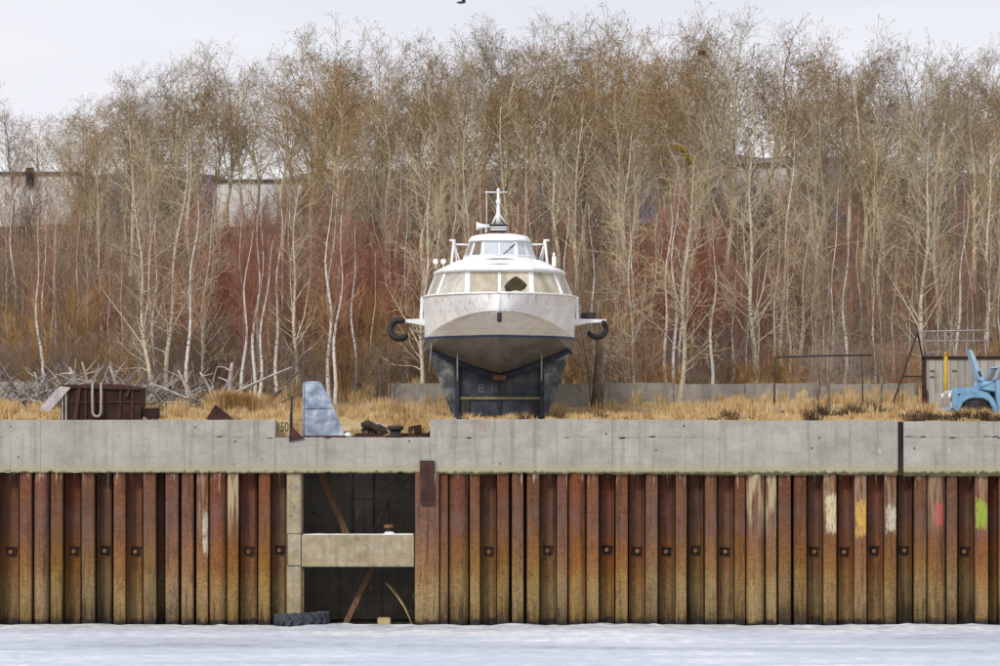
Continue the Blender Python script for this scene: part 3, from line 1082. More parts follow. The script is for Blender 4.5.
base = [(1.17, 107.75), (2.30, 109.0), (2.72, 110.9), (2.74, 123.5)]
top = [(1.14, 108.35), (1.96, 109.6), (2.36, 111.3), (2.42, 123.2)]
ZT = 12.24
rb, rt = ringpts(zb, base), ringpts(ZT, top)
sal = MB()
n = len(rb)
sal.add(rb + rt, [(i, (i + 1) % n, n + (i + 1) % n, n + i) for i in range(n)])
sal.build('saloon', M['boat_white'], boat)
# roof (crowned, with overhanging visor)
vis = [(1.22, 108.10), (2.06, 109.45), (2.45, 111.25), (2.50, 123.4)]
r0 = ringpts(ZT - .03, vis)
r1 = ringpts(ZT + .055, [(x + .01, y - .02) for x, y in vis])
r2 = ringpts(ZT + .30, [(1.02, 109.4), (1.75, 110.5), (2.02, 111.8), (2.05, 123.0)])
r3 = ringpts(ZT + .52, [(.95, 110.6), (1.50, 111.6), (1.66, 112.6), (1.65, 122.5)])
r4 = ringpts(ZT + .66, [(.6, 111.6), (.9, 112.4), (1.0, 113.2), (1.0, 122.0)])
roof = MB()
vs = r0 + r1 + r2 + r3 + r4
fs = [(k * n + i, k * n + (i + 1) % n, (k + 1) * n + (i + 1) % n, (k + 1) * n + i) for k in range(4) for i in range(n)]
fs += [tuple(range(4 * n, 5 * n)), tuple(range(n))[::-1]]
roof.add(vs, fs)
roof.build('saloon_roof', M['boat_white'], boat, bevel=.02)
m = MB()
for (y0, zz, hw) in ((109.05, ZT + .24, .45), (110.35, ZT + .50, .5)):
    m.tube([(BX + hw * u, y0 + .08 * u * u, zz - .03 * u * u) for u in (-1, -.5, 0, .5, 1)], .035, 6)
m.build('roof_handrail', M['galv'], boat)


def facet_window(q, mat, ins, name='window', parent=None, fr=.035, sub=None):
    """q: four corners bl, br, tr, tl ; pane proud of the wall, frame bars proud of the pane"""
    q = [Vector(p) for p in q]
    nrm = (q[1] - q[0]).cross(q[3] - q[0]).normalized()
    if nrm.y > .2 or (abs(nrm.y) < .4 and nrm.x * (q[0].x + q[2].x) < 0):
        nrm = -nrm

    def P(u, v):
        return (q[0] * (1 - u) + q[1] * u) * (1 - v) + (q[3] * (1 - u) + q[2] * u) * v
    u0, u1, v0, v1 = ins
    c = [P(u0, v0), P(u1, v0), P(u1, v1), P(u0, v1)]
    g = MB().prism([p + nrm * .004 for p in c], nrm * .010)
    w = g.build(name, mat, parent or boat)
    f = MB()
    for i in range(4):
        a, b = c[i] + nrm * .016, c[(i + 1) % 4] + nrm * .016
        d = (b - a).normalized() * fr * .5
        f.bar(a - d, b + d, fr, .036, up=nrm)
    f.build('frame', M['boat_white'], w)
    return w, P, nrm


# front: two centre panes, angled corner panes, side panes
Lb, Lt = rb, rt
# indices: ring is [-3,-2,-1,-0 | 0,1,2,3] : left aft.. left front, right front.. right aft
bl, br_, tl, tr_ = rb[3], rb[4], rt[3], rt[4]
w1 = facet_window((bl, br_, tr_, tl), M['pane_cream'], (.03, .485, .06, .93))
w2, P2, n2 = facet_window((bl, br_, tr_, tl), M['pane_cream'], (.515, .97, .06, .93))
w2['label'] = 'saloon window with a ragged dark hole broken in it'
poly = [(.60, .10), (.575, .34), (.63, .52), (.70, .66), (.755, .74), (.82, .66), (.89, .50), (.93, .40), (.90, .26), (.83, .16), (.74, .19), (.66, .13)]
m = MB().prism([P2(u, v) + n2 * .0175 for u, v in poly], n2 * .004)
m.build('dark_hole_sheet', M['hole'], w2)  # dark sheet on the pane standing in for the cabin's shade
for (i, j) in ((2, 3), (4, 5)):
    facet_window((rb[i], rb[j], rt[j], rt[i]), M['pane_cream'] if i == 4 else M['pane_side'], (.05, .95, .06, .93))
for (i, j) in ((1, 2), (5, 6)):
    facet_window((rb[i], rb[j], rt[j], rt[i]), M['pane_side'], (.06, .94, .07, .93))
for (i, j) in ((0, 1), (6, 7)):
    for k in range(7):
        u0 = .03 + k * .137
        facet_window((rb[i], rb[j], rt[j], rt[i]), M['pane_side'], (u0, u0 + .115, .2, .86))

# wheelhouse
whb = [(.66, 112.0), (1.12, 112.5), (1.44, 113.4), (1.44, 116.2)]
wht = [(.60, 112.35), (.90, 112.75), (1.10, 113.6), (1.12, 116.0)]
zb2, zt2 = az(256, 112) - .15, az(239.6, 112)
wb, wt = ringpts(zb2, whb), ringpts(zt2, wht)
m = MB()
m.add(wb + wt, [(i, (i + 1) % n, n + (i + 1) % n, n + i) for i in range(n)])
m.build('wheelhouse', M['boat_white'], boat)
q0 = ringpts(zt2 - .02, [(.68, 112.2), (1.0, 112.62), (1.19, 113.5), (1.2, 116.15)])
q1 = ringpts(zt2 + .07, [(.67, 112.25), (.99, 112.68), (1.17, 113.55), (1.18, 116.1)])
q2 = ringpts(zt2 + .22, [(.6, 112.6), (.92, 113.0), (1.06, 113.7), (1.06, 115.9)])
q3 = ringpts(zt2 + .29, [(.35, 113.0), (.55, 113.3), (.6, 113.9), (.6, 115.6)])
m = MB()
m.add(q0 + q1 + q2 + q3, [(k * n + i, k * n + (i + 1) % n, (k + 1) * n + (i + 1) % n, (k + 1) * n + i) for k in range(3) for i in range(n)] + [tuple(range(3 * n, 4 * n)), tuple(range(n))[::-1]])
m.build('wheelhouse_roof', M['boat_white'], boat, bevel=.015)
WV = (.24, .93)
facet_window((wb[3], wb[4], wt[4], wt[3]), M['pane_blue'], (.04, .49, *WV), fr=.03)
ww, PW, nW = facet_window((wb[3], wb[4], wt[4], wt[3]), M['pane_blue'], (.51, .96, *WV), fr=.03)
facet_window((wb[4], wb[5], wt[5], wt[4]), M['pane_blue'], (.08, .93, *WV), fr=.03)
facet_window((wb[2], wb[3], wt[3], wt[2]), M['pane_brown'], (.08, .93, *WV), fr=.03)
facet_window((wb[5], wb[6], wt[6], wt[5]), M['pane_blue'], (.10, .9, *WV), fr=.03)
facet_window((wb[1], wb[2], wt[2], wt[1]), M['pane_brown'], (.1, .9, *WV), fr=.03)
m = MB().bar(PW(.60, .26) + nW * .04, PW(.90, .66) + nW * .04, .02, .015, up=nW)
m.bar(PW(.82, .58) + nW * .05, PW(.97, .78) + nW * .05, .035, .02, up=nW)
m.build('wiper', M['iron'], ww)

# roof gear
zr = zt2 + .29
YG = 113.6
m = MB()
m.box(ax(489.5, YG), ax(507, YG), YG, YG + .5, az(231.4, YG), az(225.5, YG))
m.box(ax(488.5, YG), ax(508, YG), YG - .03, YG + .53, az(225.5, YG), az(224.3, YG))
m.build('radar_housing', M['iron'], boat, bevel=.02)
m = MB()
for y_ in (227.2, 229.6):
    m.box(ax(490, YG), ax(506.5, YG), YG - .03, YG - .002, az(y_ + .6, YG), az(y_ - .6, YG))
m.build('grille_bar', M['boat_white'], boat)
m = MB()
m.lathe((ax(476.2, YG), YG - .1, az(226.2, YG)), [(.17, 0), (.13, .08), (.075, .22), (.06, .5)], 14, 'x')
m.bar((ax(478, YG), YG - .1, az(226.5, YG)), (ax(492, YG), YG + .1, az(226, YG)), .1, .1)
m.tube([(ax(486, YG), YG, az(227, YG)), (ax(486, YG), YG, az(232.5, YG))], .04, 8)
m.build('horn', M['boat_white'], boat)
m = MB()
m.tube([at(498.3, 225, YG + .2), at(498.3, 212, YG + .2), at(498.3, 203, YG + .2), at(498.2, 190.5, YG + .2)], [.11, .075, .055, .04], 10)
m.tube([at(485, 192.2, YG + .2), at(507.5, 192.2, YG + .2)], .022, 6)
m.tube([at(492, 224.5, YG + .1), at(497, 214, YG + .2)], .035, 6)
m.tube([at(506, 224.5, YG + .3), at(499, 213, YG + .2)], .03, 6)
m.lathe(at(498.3, 202, YG + .2), [(.03, -.1), (.085, -.08), (.085, .08), (.03, .1)], 10)
m.lathe(at(498.3, 191.5, YG + .2), [(.02, -.03), (.06, -.02), (.06, .09), (.02, .12)], 10)
m.build('mast', M['boat_white'], boat)
MB().tube([at(486.6, 232, YG + .3), at(486.6, 205, YG + .3), at(486.4, 190.5, YG + .3)], [.02, .016, .010], 6).build('whip_antenna', M['boat_white'], boat)
# side rails and davits
for sg in (1, -1):
    X = lambda d: 499.4 + sg * d
    Yr = 114.5
    m = MB()
    m.tube([at(X(48), 264, Yr - .8), at(X(45.5), 240.5, Yr)], .05, 8)
    m.tube([at(X(42.5), 263, Yr + .8), at(X(45), 241, Yr)], .04, 8)
    m.tube([at(X(39.5), 262, Yr + .2), at(X(45), 243, Yr)], .03, 6)
    m.tube([at(X(50), 240.4, Yr), at(X(44), 240.4, Yr)], .04, 6)
    m.build('davit', M['boat_white'], boat)
    MB().tube([at(X(45), 244.4, Yr), at(X(31), 244.6, Yr)], .035, 6).build('guard_rail', M['boat_white'], boat)
    Yl = 112.3
    m = MB()
    if sg < 0:
        for px in (443.2, 435.5):
            m.lathe((ax(px, Yl), Yl, az(261.5, Yl)), [(.05, .16), (.1, .1), (.105, 0), (.07, -.012)], 12, 'y')
            m.tube([at(px, 262, Yl + .1), at(px, 268, Yl + .3)], .03, 6)
    else:
        m.box(ax(552, Yl), ax(556, Yl), Yl, Yl + .2, az(266, Yl), az(256.5, Yl))
        m.lathe((ax(554, Yl), Yl + .1, az(256.5, Yl)), [(.05, 0), (.05, .12), (.02, .16)], 8)
    m.build('deck_lamp', M['boat_white'], boat)
# side platforms with struts (fold-out sponsons)
for sg in (1, -1):
    Yp = 110.6
    X = (lambda d: 499.4 + sg * d)
    tipd = 102 if sg < 0 else 107
    m = MB()
    a, b_ = at(X(72), 318.5, Yp), at(X(tipd), 319.5, Yp)
    lo1, lo2 = at(X(72), 326.5, Yp), at(X(tipd), 322.2, Yp)
    poly = [a, b_, lo2, at(X(88), 323.2, Yp), lo1]
    m.prism(poly, (0, 1.3, 0))
    m.build('side_platform', M['boat_white'], boat, bevel=.012)
    m = MB()
    m.tube([at(X(tipd - 9), 323.5, Yp + .3), at(X(72.5), 340, Yp + .3)], .04, 8)
    m.tube([at(X(tipd - 9), 323.5, Yp + 1.0), at(X(72.5), 340, Yp + 1.0)], .04, 8)
    m.build('platform_strut', M['galv'], boat)
    m = MB()
    m.bar(at(X(77.3), 297, Yp + .2), at(X(78.3), 318.6, Yp + .2), .11, .12)
    m.bar(at(X(74.5), 303, Yp + .25), at(X(78), 303, Yp + .25), .08, .08)
    m.bar(at(X(74.5), 311, Yp + .25), at(X(78), 311, Yp + .25), .08, .08)
    m.build('bracket', M['boat_white'], boat)
    if sg > 0:
        MB().box(ax(581.5, Yp), ax(596.5, Yp), Yp + .15, Yp + .9, az(318.5, Yp), az(312.3, Yp)).build('winch_box', M['iron'], boat, bevel=.03)
# small window streak on the roof: grab handle at right bow
m = MB().tube([at(550.5, 301, 107.2), at(551.5, 297.5, 107.0), at(554.5, 296.8, 107.3)], .014, 6)
m.build('mooring_eye', M['galv'], boat)


def arc_tyre(pc, Y, R, r, a0, a1, label):
    c = at(*pc, Y)
    pts = []
    for i in range(19):
        a = math.radians(a0 + (a1 - a0) * i / 18)
        pts.append((c.x + R * math.cos(a), Y + .12 * math.sin(i * .35), c.z + R * math.sin(a)))
    rs = [r * (.75 if i in (0, 18) else 1) for i in range(19)]
    o = MB().tube(pts, rs, 12).build('tyre_fender', M['rubber'], origin=c)
    return tag(o, label, 'tyre fender', 'cut tyre fenders hung on the boat')


arc_tyre((399.5, 329.5), 110.4, .345, .115, 60, 320, 'black cut tyre curled around the platform tip left of the boat')
arc_tyre((597, 328.5), 110.4, .33, .10, 50, -155, 'black cut tyre hanging as a hook from the platform right of the boat')

# ------------------------------------------------------------------ cradle under the boat
YC = 110.3
cr_ = empty('boat_cradle', (0, YC, GROUND_BOAT), 'dark blue grey steel cradle carrying the boat, with chalked letters on its plate', 'cradle')
m = MB()
pl = [at(458, 419, YC), at(541, 419, YC), at(541, 362, YC), at(499.5, 380, YC), at(458, 362, YC)]
m.prism(pl, (0, .12, 0))
m.build('centre_plate', M['cradle'], cr_, bevel=.01)
m = MB()
m.box(ax(458.5, YC), ax(540.5, YC), YC - .10, YC - .003, az(399.6, YC), az(397.0, YC))
m.build('rail', M['cradle_rail'], cr_, bevel=.01)
for (a, b_, d, y0, y1) in ((498.5, 500.3, .04, 396.8, 383), (498.2, 500.8, .07, 418, 400), (458.5, 470, .06, 418, 400), (531, 540.5, .06, 418, 400)):
    MB().box(ax(a, YC), ax(b_, YC), YC - d, YC - .003, az(y0, YC), az(y1, YC)).build('stiffener', M['iron'], cr_, bevel=.008)
for sg in (1, -1):
    X = (lambda d: 499.5 + sg * d)
    MB().bar(at(X(42.5), 419, YC - .1), at(X(42.5), 366, YC - .1), .16, .22).build('post', M['cradle_beam'], cr_, bevel=.01)
    m = MB()
    m.prism([at(X(70.5), 353, YC - .35), at(X(45), 365.5, YC - .2), at(X(44.5), 415, YC - .2), at(X(48.5), 413, YC - .25)], (0, .06, 0))
    m.build('wing_plate', M['cradle_plate'], cr_)
    m = MB()
    m.bar(at(X(72), 351.5, YC), at(X(0.5), 379.0, YC), .20, .5)
    m.build('bilge_beam', M['cradle_beam'], cr_, bevel=.015)
    m = MB()
    m.tube([at(X(42), 348, 109.3), at(X(42), 381, 109.3)], .028, 6)
    m.box(at(X(42), 348, 109.3).x - .14, at(X(42), 348, 109.3).x + .14, 109.25, 109.4, az(348.5, 109.3), az(347, 109.3))
    m.build('turnbuckle', M['galv'], cr_)
    # rear half of the cradle, same frame further aft
    m = MB()
    m.bar((BX + sg * 1.55, 120, GROUND_BOAT + .1), (BX + sg * 1.55, 120, 8.9), .2, .2)
    m.bar((BX + sg * 2.4, 120, 9.2), (BX, 120, 8.3), .2, .4)
    m.bar((BX + sg * 1.55, 110.6, GROUND_BOAT + .12), (BX + sg * 1.55, 121, GROUND_BOAT + .2), .2, .24)
    m.build('rear_frame', M['cradle_beam'], cr_)
MB().tube([at(431.3, 343, 109.6), at(430.6, 356, 109.6), at(429, 372, 109.6)], .02, 5).build('chain', M['galv'], cr_)
m = MB()
m.box(ax(492.5, 109.7), ax(506.5, 109.7), 109.6, 110.2, az(380.3, 109.7), az(375.4, 109.7))
m.build('keel_block', M['timber'], cr_, bevel=.03)
text_obj('B', 'chalk_letter', M['letter_pale'], .46, at(477.5, 392.5, YC) + Vector((0, -.006, 0)), cr_, 1.0)
text_obj('H', 'chalk_letter', M['letter_pale'], .40, at(491, 392.5, YC) + Vector((0, -.006, 0)), cr_, .8)

# ------------------------------------------------------------------ things on the quay, left
Yb = 104.5
zg = TH(ax(100, Yb), Yb)
r = empty('steel_bin', (ax(100, Yb), Yb, zg), 'dark rusty steel bin with ribbed sides standing on the quay at the left', 'steel bin')
m = MB()
m.box(ax(61, Yb), ax(141, Yb), Yb, Yb + 1.4, zg - .1, az(387.5, Yb))
m.build('body', M['rust_dark'], r, bevel=.01)
m = MB()
for px in (68, 86, 100, 120, 132):
    m.bar(at(px, 420, Yb - .03), at(px + random.uniform(-.6, .6), 388, Yb - .03), .07, .06)
m.bar(at(75, 420, Yb - .05), at(79, 388, Yb - .05), .14, .08)
m.bar(at(61, 402, Yb - .03), at(141, 402, Yb - .03), .05, .05)
m.bar(at(126, 397, Yb - .06), at(130, 388, Yb - .06), .10, .06)
m.build('rib', M['rust_red'], r)
m = MB()
m.prism([at(57, 387.5, Yb - .12), at(142, 390, Yb - .12), at(141, 387.4, Yb - .12), at(120, 384.2, Yb - .12), at(60, 384.6, Yb - .12)], (0, 1.6, 0))
m.build('rim', M['rust_red'], r, bevel=.01)
m = MB()
for px in (62.5, 66):
    m.bar(at(px, 420, Yb - .10), at(px, 389, Yb - .10), .05, .06)
m.build('side_board', M['plank'], r)
m = MB()
m.prism([at(38.5, 410, Yb - .3), at(49.5, 411.5, Yb - .3), at(70.5, 388, Yb - .15), at(60, 386.5, Yb - .15)], (0, .06, .03))
tag(m.build('leaning_board', M['plank'], origin=at(44, 411, Yb - .3), bevel=.006), 'bleached grey board tilted against the left end of the rusty bin', 'board')
m = MB()
pts = [at(92.5, 384, Yb - .14), at(92.3, 395, Yb - .2), at(92.6, 408, Yb - .2)]
for i in range(9):
    a = PI + PI * i / 8
    pts.append(at(96.8 + 4.2 * math.cos(a), 411.5 - 5 * math.sin(a), Yb - .2))
pts += [at(101, 408, Yb - .2), at(101.2, 395, Yb - .2), at(101, 384, Yb - .14)]
m.tube([at(92.6, 383.6, Yb + .5)] + pts + [at(101, 383.6, Yb + .5)], .045, 8)
tag(m.build('hanging_rope', M['rope'], origin=at(97, 417, Yb - .2)), 'pale grey rope hanging in a U loop over the front of the rusty bin', 'rope')
r = empty('steel_box', at(150, 419, Yb), 'small rusty open box standing at the right end of the rusty bin', 'steel box')
m = MB()
m.box(ax(144.5, Yb), ax(157.5, Yb), Yb + .2, Yb + .7, zg - .1, az(408.5, Yb))
m.build('body', M['rust_dark'], r, bevel=.01)
MB().box(ax(144, Yb), ax(158, Yb), Yb + .15, Yb + .75, az(408.4, Yb), az(406.6, Yb)).build('rim', M['anchor'], r, bevel=.01)
m = MB()
m.prism([at(205.5, 420, 103), at(215, 405, 103), at(218.5, 420, 103.0)], (.0, .8, 0))
m.prism([at(215, 405, 103), at(233, 420, 103.3), at(218.5, 420, 103)], (0, .8, 0))
tag(m.build('bent_plate', M['rust_red'], origin=at(218, 420, 103.2), bevel=.01), 'small tent-shaped rusty plate on the quay edge, right of the rusty bin', 'bent plate')

# post with gusset, grey plate, bollard, rubbish on the lowered stretch
r = empty('mast_post', at(291, 437, 100.4), 'thin dark steel post with a rusty triangular gusset on the lowered concrete', 'post')
m = MB().tube([at(291, 438, 100.4), at(291.2, 415, 100.4), at(292, 396, 100.5)], [.055, .05, .03], 8)
m.build('shaft', M['iron'], r)
m = MB().prism([at(289, 441.5, 99.94), at(304.5, 438.8, 99.94), at(292.5, 427.5, 99.94), at(290, 427.5, 99.94)], (0, .05, 0))
m.prism([at(289, 438, 100.0), at(304, 437.4, 100.0), at(304, 437.4, 100.7), at(289, 437.4, 100.7)], (0, 0, .03))
m.build('gusset', M['rust_red'], r)
MB().lathe(at(287.3, 436.3, 100.2), [(.09, 0), (.09, .06), (.05, .12)], 10, 'x').build('cleat', M['galv'], r)
r = empty('number_board', at(282, 437, 100.6), 'small yellowed board with black digits 150 at the end of the higher coping', 'sign')
MB().box(ax(275.6, 100.6), ax(289.5, 100.6), 100.62, 100.65, az(437, 100.6), az(419.8, 100.6)).build('board', M['plate_sign'], r)
text_obj('150', 'digits', M['letter_black'], .46, (ax(276.0, 100.6), 100.614, az(431.5, 100.6)), r, .62)
m = MB()
Yf = 100.9
m.prism([at(302.3, 437.3, Yf), at(345.5, 437.3, Yf), at(343.5, 432, Yf + .02), at(331, 401, Yf + .10), at(321, 382.5, Yf + .12), at(318.5, 381, Yf + .12), at(304, 381.3, Yf + .12), at(302.6, 384, Yf + .12)], (0, .07, 0))
r = empty('steel_fin', at(322, 437.4, Yf), 'scuffed blue grey trapezoid steel fin standing on the lowered concrete', 'steel fin')
m.build('plate', M['fin'], r, bevel=.012)
m = MB()
m.bar(at(303, 408, Yf + .02), at(333, 407, Yf + .02), .02, .03)
m.bar(at(303.2, 384, Yf + .07), at(303.2, 436, Yf - .02), .03, .04)
m.build('weld_seam', M['fin'], r)
r = empty('mooring_bollard', at(395.5, 437.2, 100.72), 'squat black mooring bollard with a mushroom head on the lowered concrete', 'bollard')
c = at(395.5, 437.2, 100.72)
MB().lathe(c, [(.32, 0), (.29, .03), (.20, .06), (.18, .22)], 24).build('stem', M['iron'], r)
MB().lathe(c + Vector((0, 0, .221)), [(.20, 0), (.27, .04), (.28, .12), (.25, .16), (.1, .175)], 24).build('head', M['iron'], r)
m = MB().prism([at(408, 433.5, 101.6), at(421.5, 433, 101.6), at(421, 424.5, 101.6), at(412, 426, 101.6), at(408.5, 427.5, 101.6)], (0, .4, 0))
m.bar(at(411, 434.5, 101.8), at(411, 432, 101.8), .1, .1)
m.bar(at(419, 436.5, 101.8), at(419, 432, 101.8), .1, .1)
tag(m.build('rusty_casting', M['rust_dark'], origin=at(415, 436.5, 101.7), bevel=.02), 'small rusty iron casting right of the black bollard', 'iron casting')
m = MB()
rg = random.Random(3)
for i in range(16):
    p = at(361 + rg.random() * 22, 431 + rg.random() * 4, 101.6 + rg.random() * .4)
    q = at(361 + rg.random() * 26, 425 + rg.random() * 8, 101.6 + rg.random() * .5)
    m.tube([p, (Vector(p) + Vector(q)) / 2 + Vector((0, 0, .12)), q], [.07, .08, .05], 6)
m.tube([at(361, 424.5, 101.5), at(367, 423.5, 101.5), at(374, 427, 101.5), at(383, 431, 101.5), at(388, 436, 101.4)], [.06, .14, .13, .15, .08], 8)
tag(m.build('driftwood_stump', M['stump'], origin=at(375, 436.5, 101.7)), 'dark rotten stump with roots lying left of the black bollard', 'stump')
m = MB().bar(at(379, 437.4, 100.6), at(392, 432.8, 100.7), .05, .02)
tag(m.build('wood_slat', M['stick'], origin=at(379, 437.4, 100.6)), 'pale thin slat leaning on the foot of the black bollard', 'slat')
tag(MB().lathe(at(348, 437, 100.5), [(.1, 0), (.14, .05), (.1, .12), (.03, .15)], 12).build('stone', M['snow'], origin=at(348, 437, 100.5)), 'small pale stone at the right foot of the grey fin', 'stone')

# ------------------------------------------------------------------ low walls behind
for (a, b_, yt, Yw, lab) in ((388, 915, 383.5, 126.0, 'long low concrete wall in the dry grass behind the boat'), (-120, 47, 381, 121.5, 'short low concrete wall among dead branches at the far left')):
    m = MB()
    xx = ax(a, Yw)
    while xx < ax(b_, Yw) - .3:
        x2 = min(xx + 3.0, ax(b_, Yw))
        dz = random.uniform(-.03, .03)
        m.box(xx + .008, x2 - .008, Yw + random.uniform(-.03, .03), Yw + .4, 6.5, az(yt, Yw) + dz)
        xx = x2
    tag(m.build('low_concrete_wall', M['low_wall'], origin=(ax((a + b_) / 2, Yw), Yw, 7.0), bevel=.02), lab, 'wall')

# ------------------------------------------------------------------ shed container, railing, posts at right
Yk = 119.0
zk = TH(ax(980, Yk), Yk)
r = empty('storage_shed', (ax(980, Yk), Yk, zk), 'weathered grey board storage shed behind the blue truck, with a railed flat roof', 'shed')
x0, x1 = ax(923, Yk), ax(1065, Yk)
xb0 = x0 * (Yk + 2.6) / Yk + .03
MB().prism([(x0, Yk, zk - .3), (x1, Yk, zk - .3), (x1, Yk + 2.6, zk - .3), (xb0, Yk + 2.6, zk - .3)], (0, 0, az(359, Yk) - zk + .3)).build('wall', M['planks'], r)
m = MB()
m.prism([(x0 - .08, Yk - .08, az(359, Yk) + .001), (x1 + .08, Yk - .08, az(359, Yk) + .001), (x1 + .08, Yk + 2.7, az(359, Yk) + .001), (xb0 - .05, Yk + 2.7, az(359, Yk) + .001)], (0, 0, .11))
rf = m.build('roof', M['rust_dark'], r, bevel=.01)
m = MB()
m.bar(at(924, 409, Yk - .03), at(924, 359, Yk - .03), .15, .1)
m.bar(at(925.5, 408, Yk - .06), at(925, 390, Yk - .06), .18, .08)
m.build('corner_post', M['rust_red'], r)
m = MB()
for (px, py) in ((932, 371), (932, 377), (954.5, 371)):
    for d in (-1.2, 1.2):
        m.box(ax(px + d - .7, Yk), ax(px + d + .7, Yk), Yk - .03, Yk - .002, az(py + .9, Yk), az(py - .9, Yk))
m.build('vent_slot', M['iron'], r)
for yy in (Yk + .1, Yk + 2.4):
    m = MB()
    m.tube([at(921, 331.5, yy), at(950, 331, yy), at(988.5, 330.2, yy)], .03, 6)
    m.tube([at(924, 341.0, yy), at(988.5, 340.6, yy)], .024, 6)
    m.tube([at(924.5, 352.5, yy), at(946, 352, yy)], .024, 6)
    for px in (925, 988, 945 if yy > Yk + 1 else 925.2):
        m.tube([at(px, 356.4, yy), at(px - (3.5 if px < 930 else 0), 331, yy)], .028, 6)
    m.build('railing', M['galv'], r)
r = empty('yellow_post', at(945.5, 411, 117.5), 'tall yellow painted pipe post in front of the grey shed', 'post')
MB().tube([at(945.5, 412, 117.5), at(945.8, 354.5, 117.5)], .075, 10).build('pipe', M['yellow'], r)
MB().lathe(at(945.8, 354.5, 117.5), [(.085, 0), (.085, .05), (.03, .09)], 10).build('cap', M['yellow'], r)
r = empty('steel_trestle', at(905, 405, 118.0), 'thin rusty inverted-V trestle leaning against the left side of the grey shed', 'trestle')
m = MB()
m.bar(at(892.5, 405, 117.6), at(917.5, 332.5, 118.4), .06, .05)
m.build('leg', M['rust_red'], r)
MB().bar(at(917.3, 332.5, 118.4), at(922.5, 357, 118.8), .06, .05).build('leg', M['iron'], r)
MB().bar(at(903, 376.5, 118), at(922, 376.5, 118.6), .05, .05).build('brace', M['iron'], r)
r = empty('pipe_frame', at(818, 408, 116.0), 'thin dark pipe frame like a goalpost standing in the dry grass, left of the shed', 'pipe frame')
MB().tube([at(774.3, 410, 116), at(774.6, 357.2, 116)], .03, 8).build('post', M['iron'], r)
MB().tube([at(863, 410, 116), at(862, 355.4, 116)], .024, 8).build('post', M['iron'], r)
MB().tube([at(774, 357.4, 116), at(820, 355.8, 116), at(872, 355, 116)], .034, 8).build('crossbar', M['iron'], r)

# ------------------------------------------------------------------ truck (facing left, bonnet open)
YT = 110.5
zt_ = TH(ax(985, YT), YT)
tk = empty('flatbed_truck', (ax(1010, YT), YT, zt_), 'faded sky blue old lorry with raised bonnet at the right edge of the quay', 'lorry')
TW = 2.1


def tp(px, py, d=0.0):
    return at(px + 2.5, py, YT) + Vector((0, d, 0))


def side_poly(pts, d0, th, name, mat, bev=.02):
    m = MB()
    m.prism([tp(a, b, d0) for a, b in pts], (0, th, 0))
    return m.build(name, mat, tk, bevel=bev)


fpts = [(949.6, 392.5), (951.5, 390.6), (956, 389.6), (968, 389.4), (978, 390.5), (986, 393.0), (991, 398.5), (994.5, 406), (997, 416), (993, 416.5), (990, 408), (986.5, 401.5), (981, 398.6),
        (972, 398.2), (966, 399.2), (961, 402.5), (958, 408), (956.5, 411), (952.5, 411.5), (950.2, 403)]
fe = side_poly(fpts, -.03, .52, 'fender', M['truck'], .035)
fe2 = side_poly(fpts, TW - .49, .52, 'fender', M['truck'], .035)
# engine bay / inner bonnet sides, cowl
side_poly([(951.5, 388.6), (951.5, 405), (990, 405), (990, 386)], .5, 1.1, 'engine_bay', M['truck'], .02)
m = MB()
m.prism([tp(978.5, 389.5, .12), tp(978, 386), tp(981, 381.2, .12), tp(994, 380.8, .12), tp(994, 392, .12)], (0, TW - .24, 0))
m.build('cowl', M['truck'], tk, bevel=.03)
# grille
m = MB()
m.prism([tp(948.6, 391.5, .25), tp(951.4, 390.2, .25), tp(952.6, 408, .25), tp(949.6, 408, .25)], (0, TW - .5, 0))
g = m.build('grille', M['chrome_white'], tk, bevel=.015)
m = MB()
for i in range(6):
    yy = 393.5 + i * 2.3
    m.bar(tp(948.4, yy, .3), tp(948.4, yy, TW - .3), .03, .04, up=(1, 0, 0))
m.build('grille_slat', M['chrome_white'], g)
for d in (.16, TW - .16):
    m = MB().lathe(tp(949.2, 396, d), [(.11, 0), (.12, .03), (.10, .1)], 14, 'x')
    m.v = [(2 * tp(949.2, 396).x - x + .0, y, z) for x, y, z in m.v]
    m.build('headlight', M['lamp'], tk)
m = MB().lathe(tp(956.5, 394.6, -.045), [(.035, 0), (.045, .01), (.045, .03)], 10, 'y')
m.build('side_lamp', M['iron'], tk)
m = MB().box(tp(947.5, 0).x, tp(949, 0).x, YT + .02, YT + TW - .02, az(411, YT), az(406.5, YT))
m.build('bumper', M['truck_pale'], tk, bevel=.02)
# raised bonnet
m = MB()
m.prism([tp(968.6, 350.0, .3), tp(969.6, 348.8, .3), tp(971.4, 350.2, .3), tp(984.2, 380.5, .3), tp(981.5, 381.8, .3), tp(977, 379.2, .3)], (0, .95, 0))
bn = m.build('bonnet', M['truck_pale'], tk, bevel=.03)
m = MB()
m.prism([tp(976.2, 371.5, .294), tp(978.6, 370.5, .294), tp(980.8, 376, .294), tp(978.6, 377.2, .294)], (0, .004, 0))
m.build('louvre', M['iron'], bn)
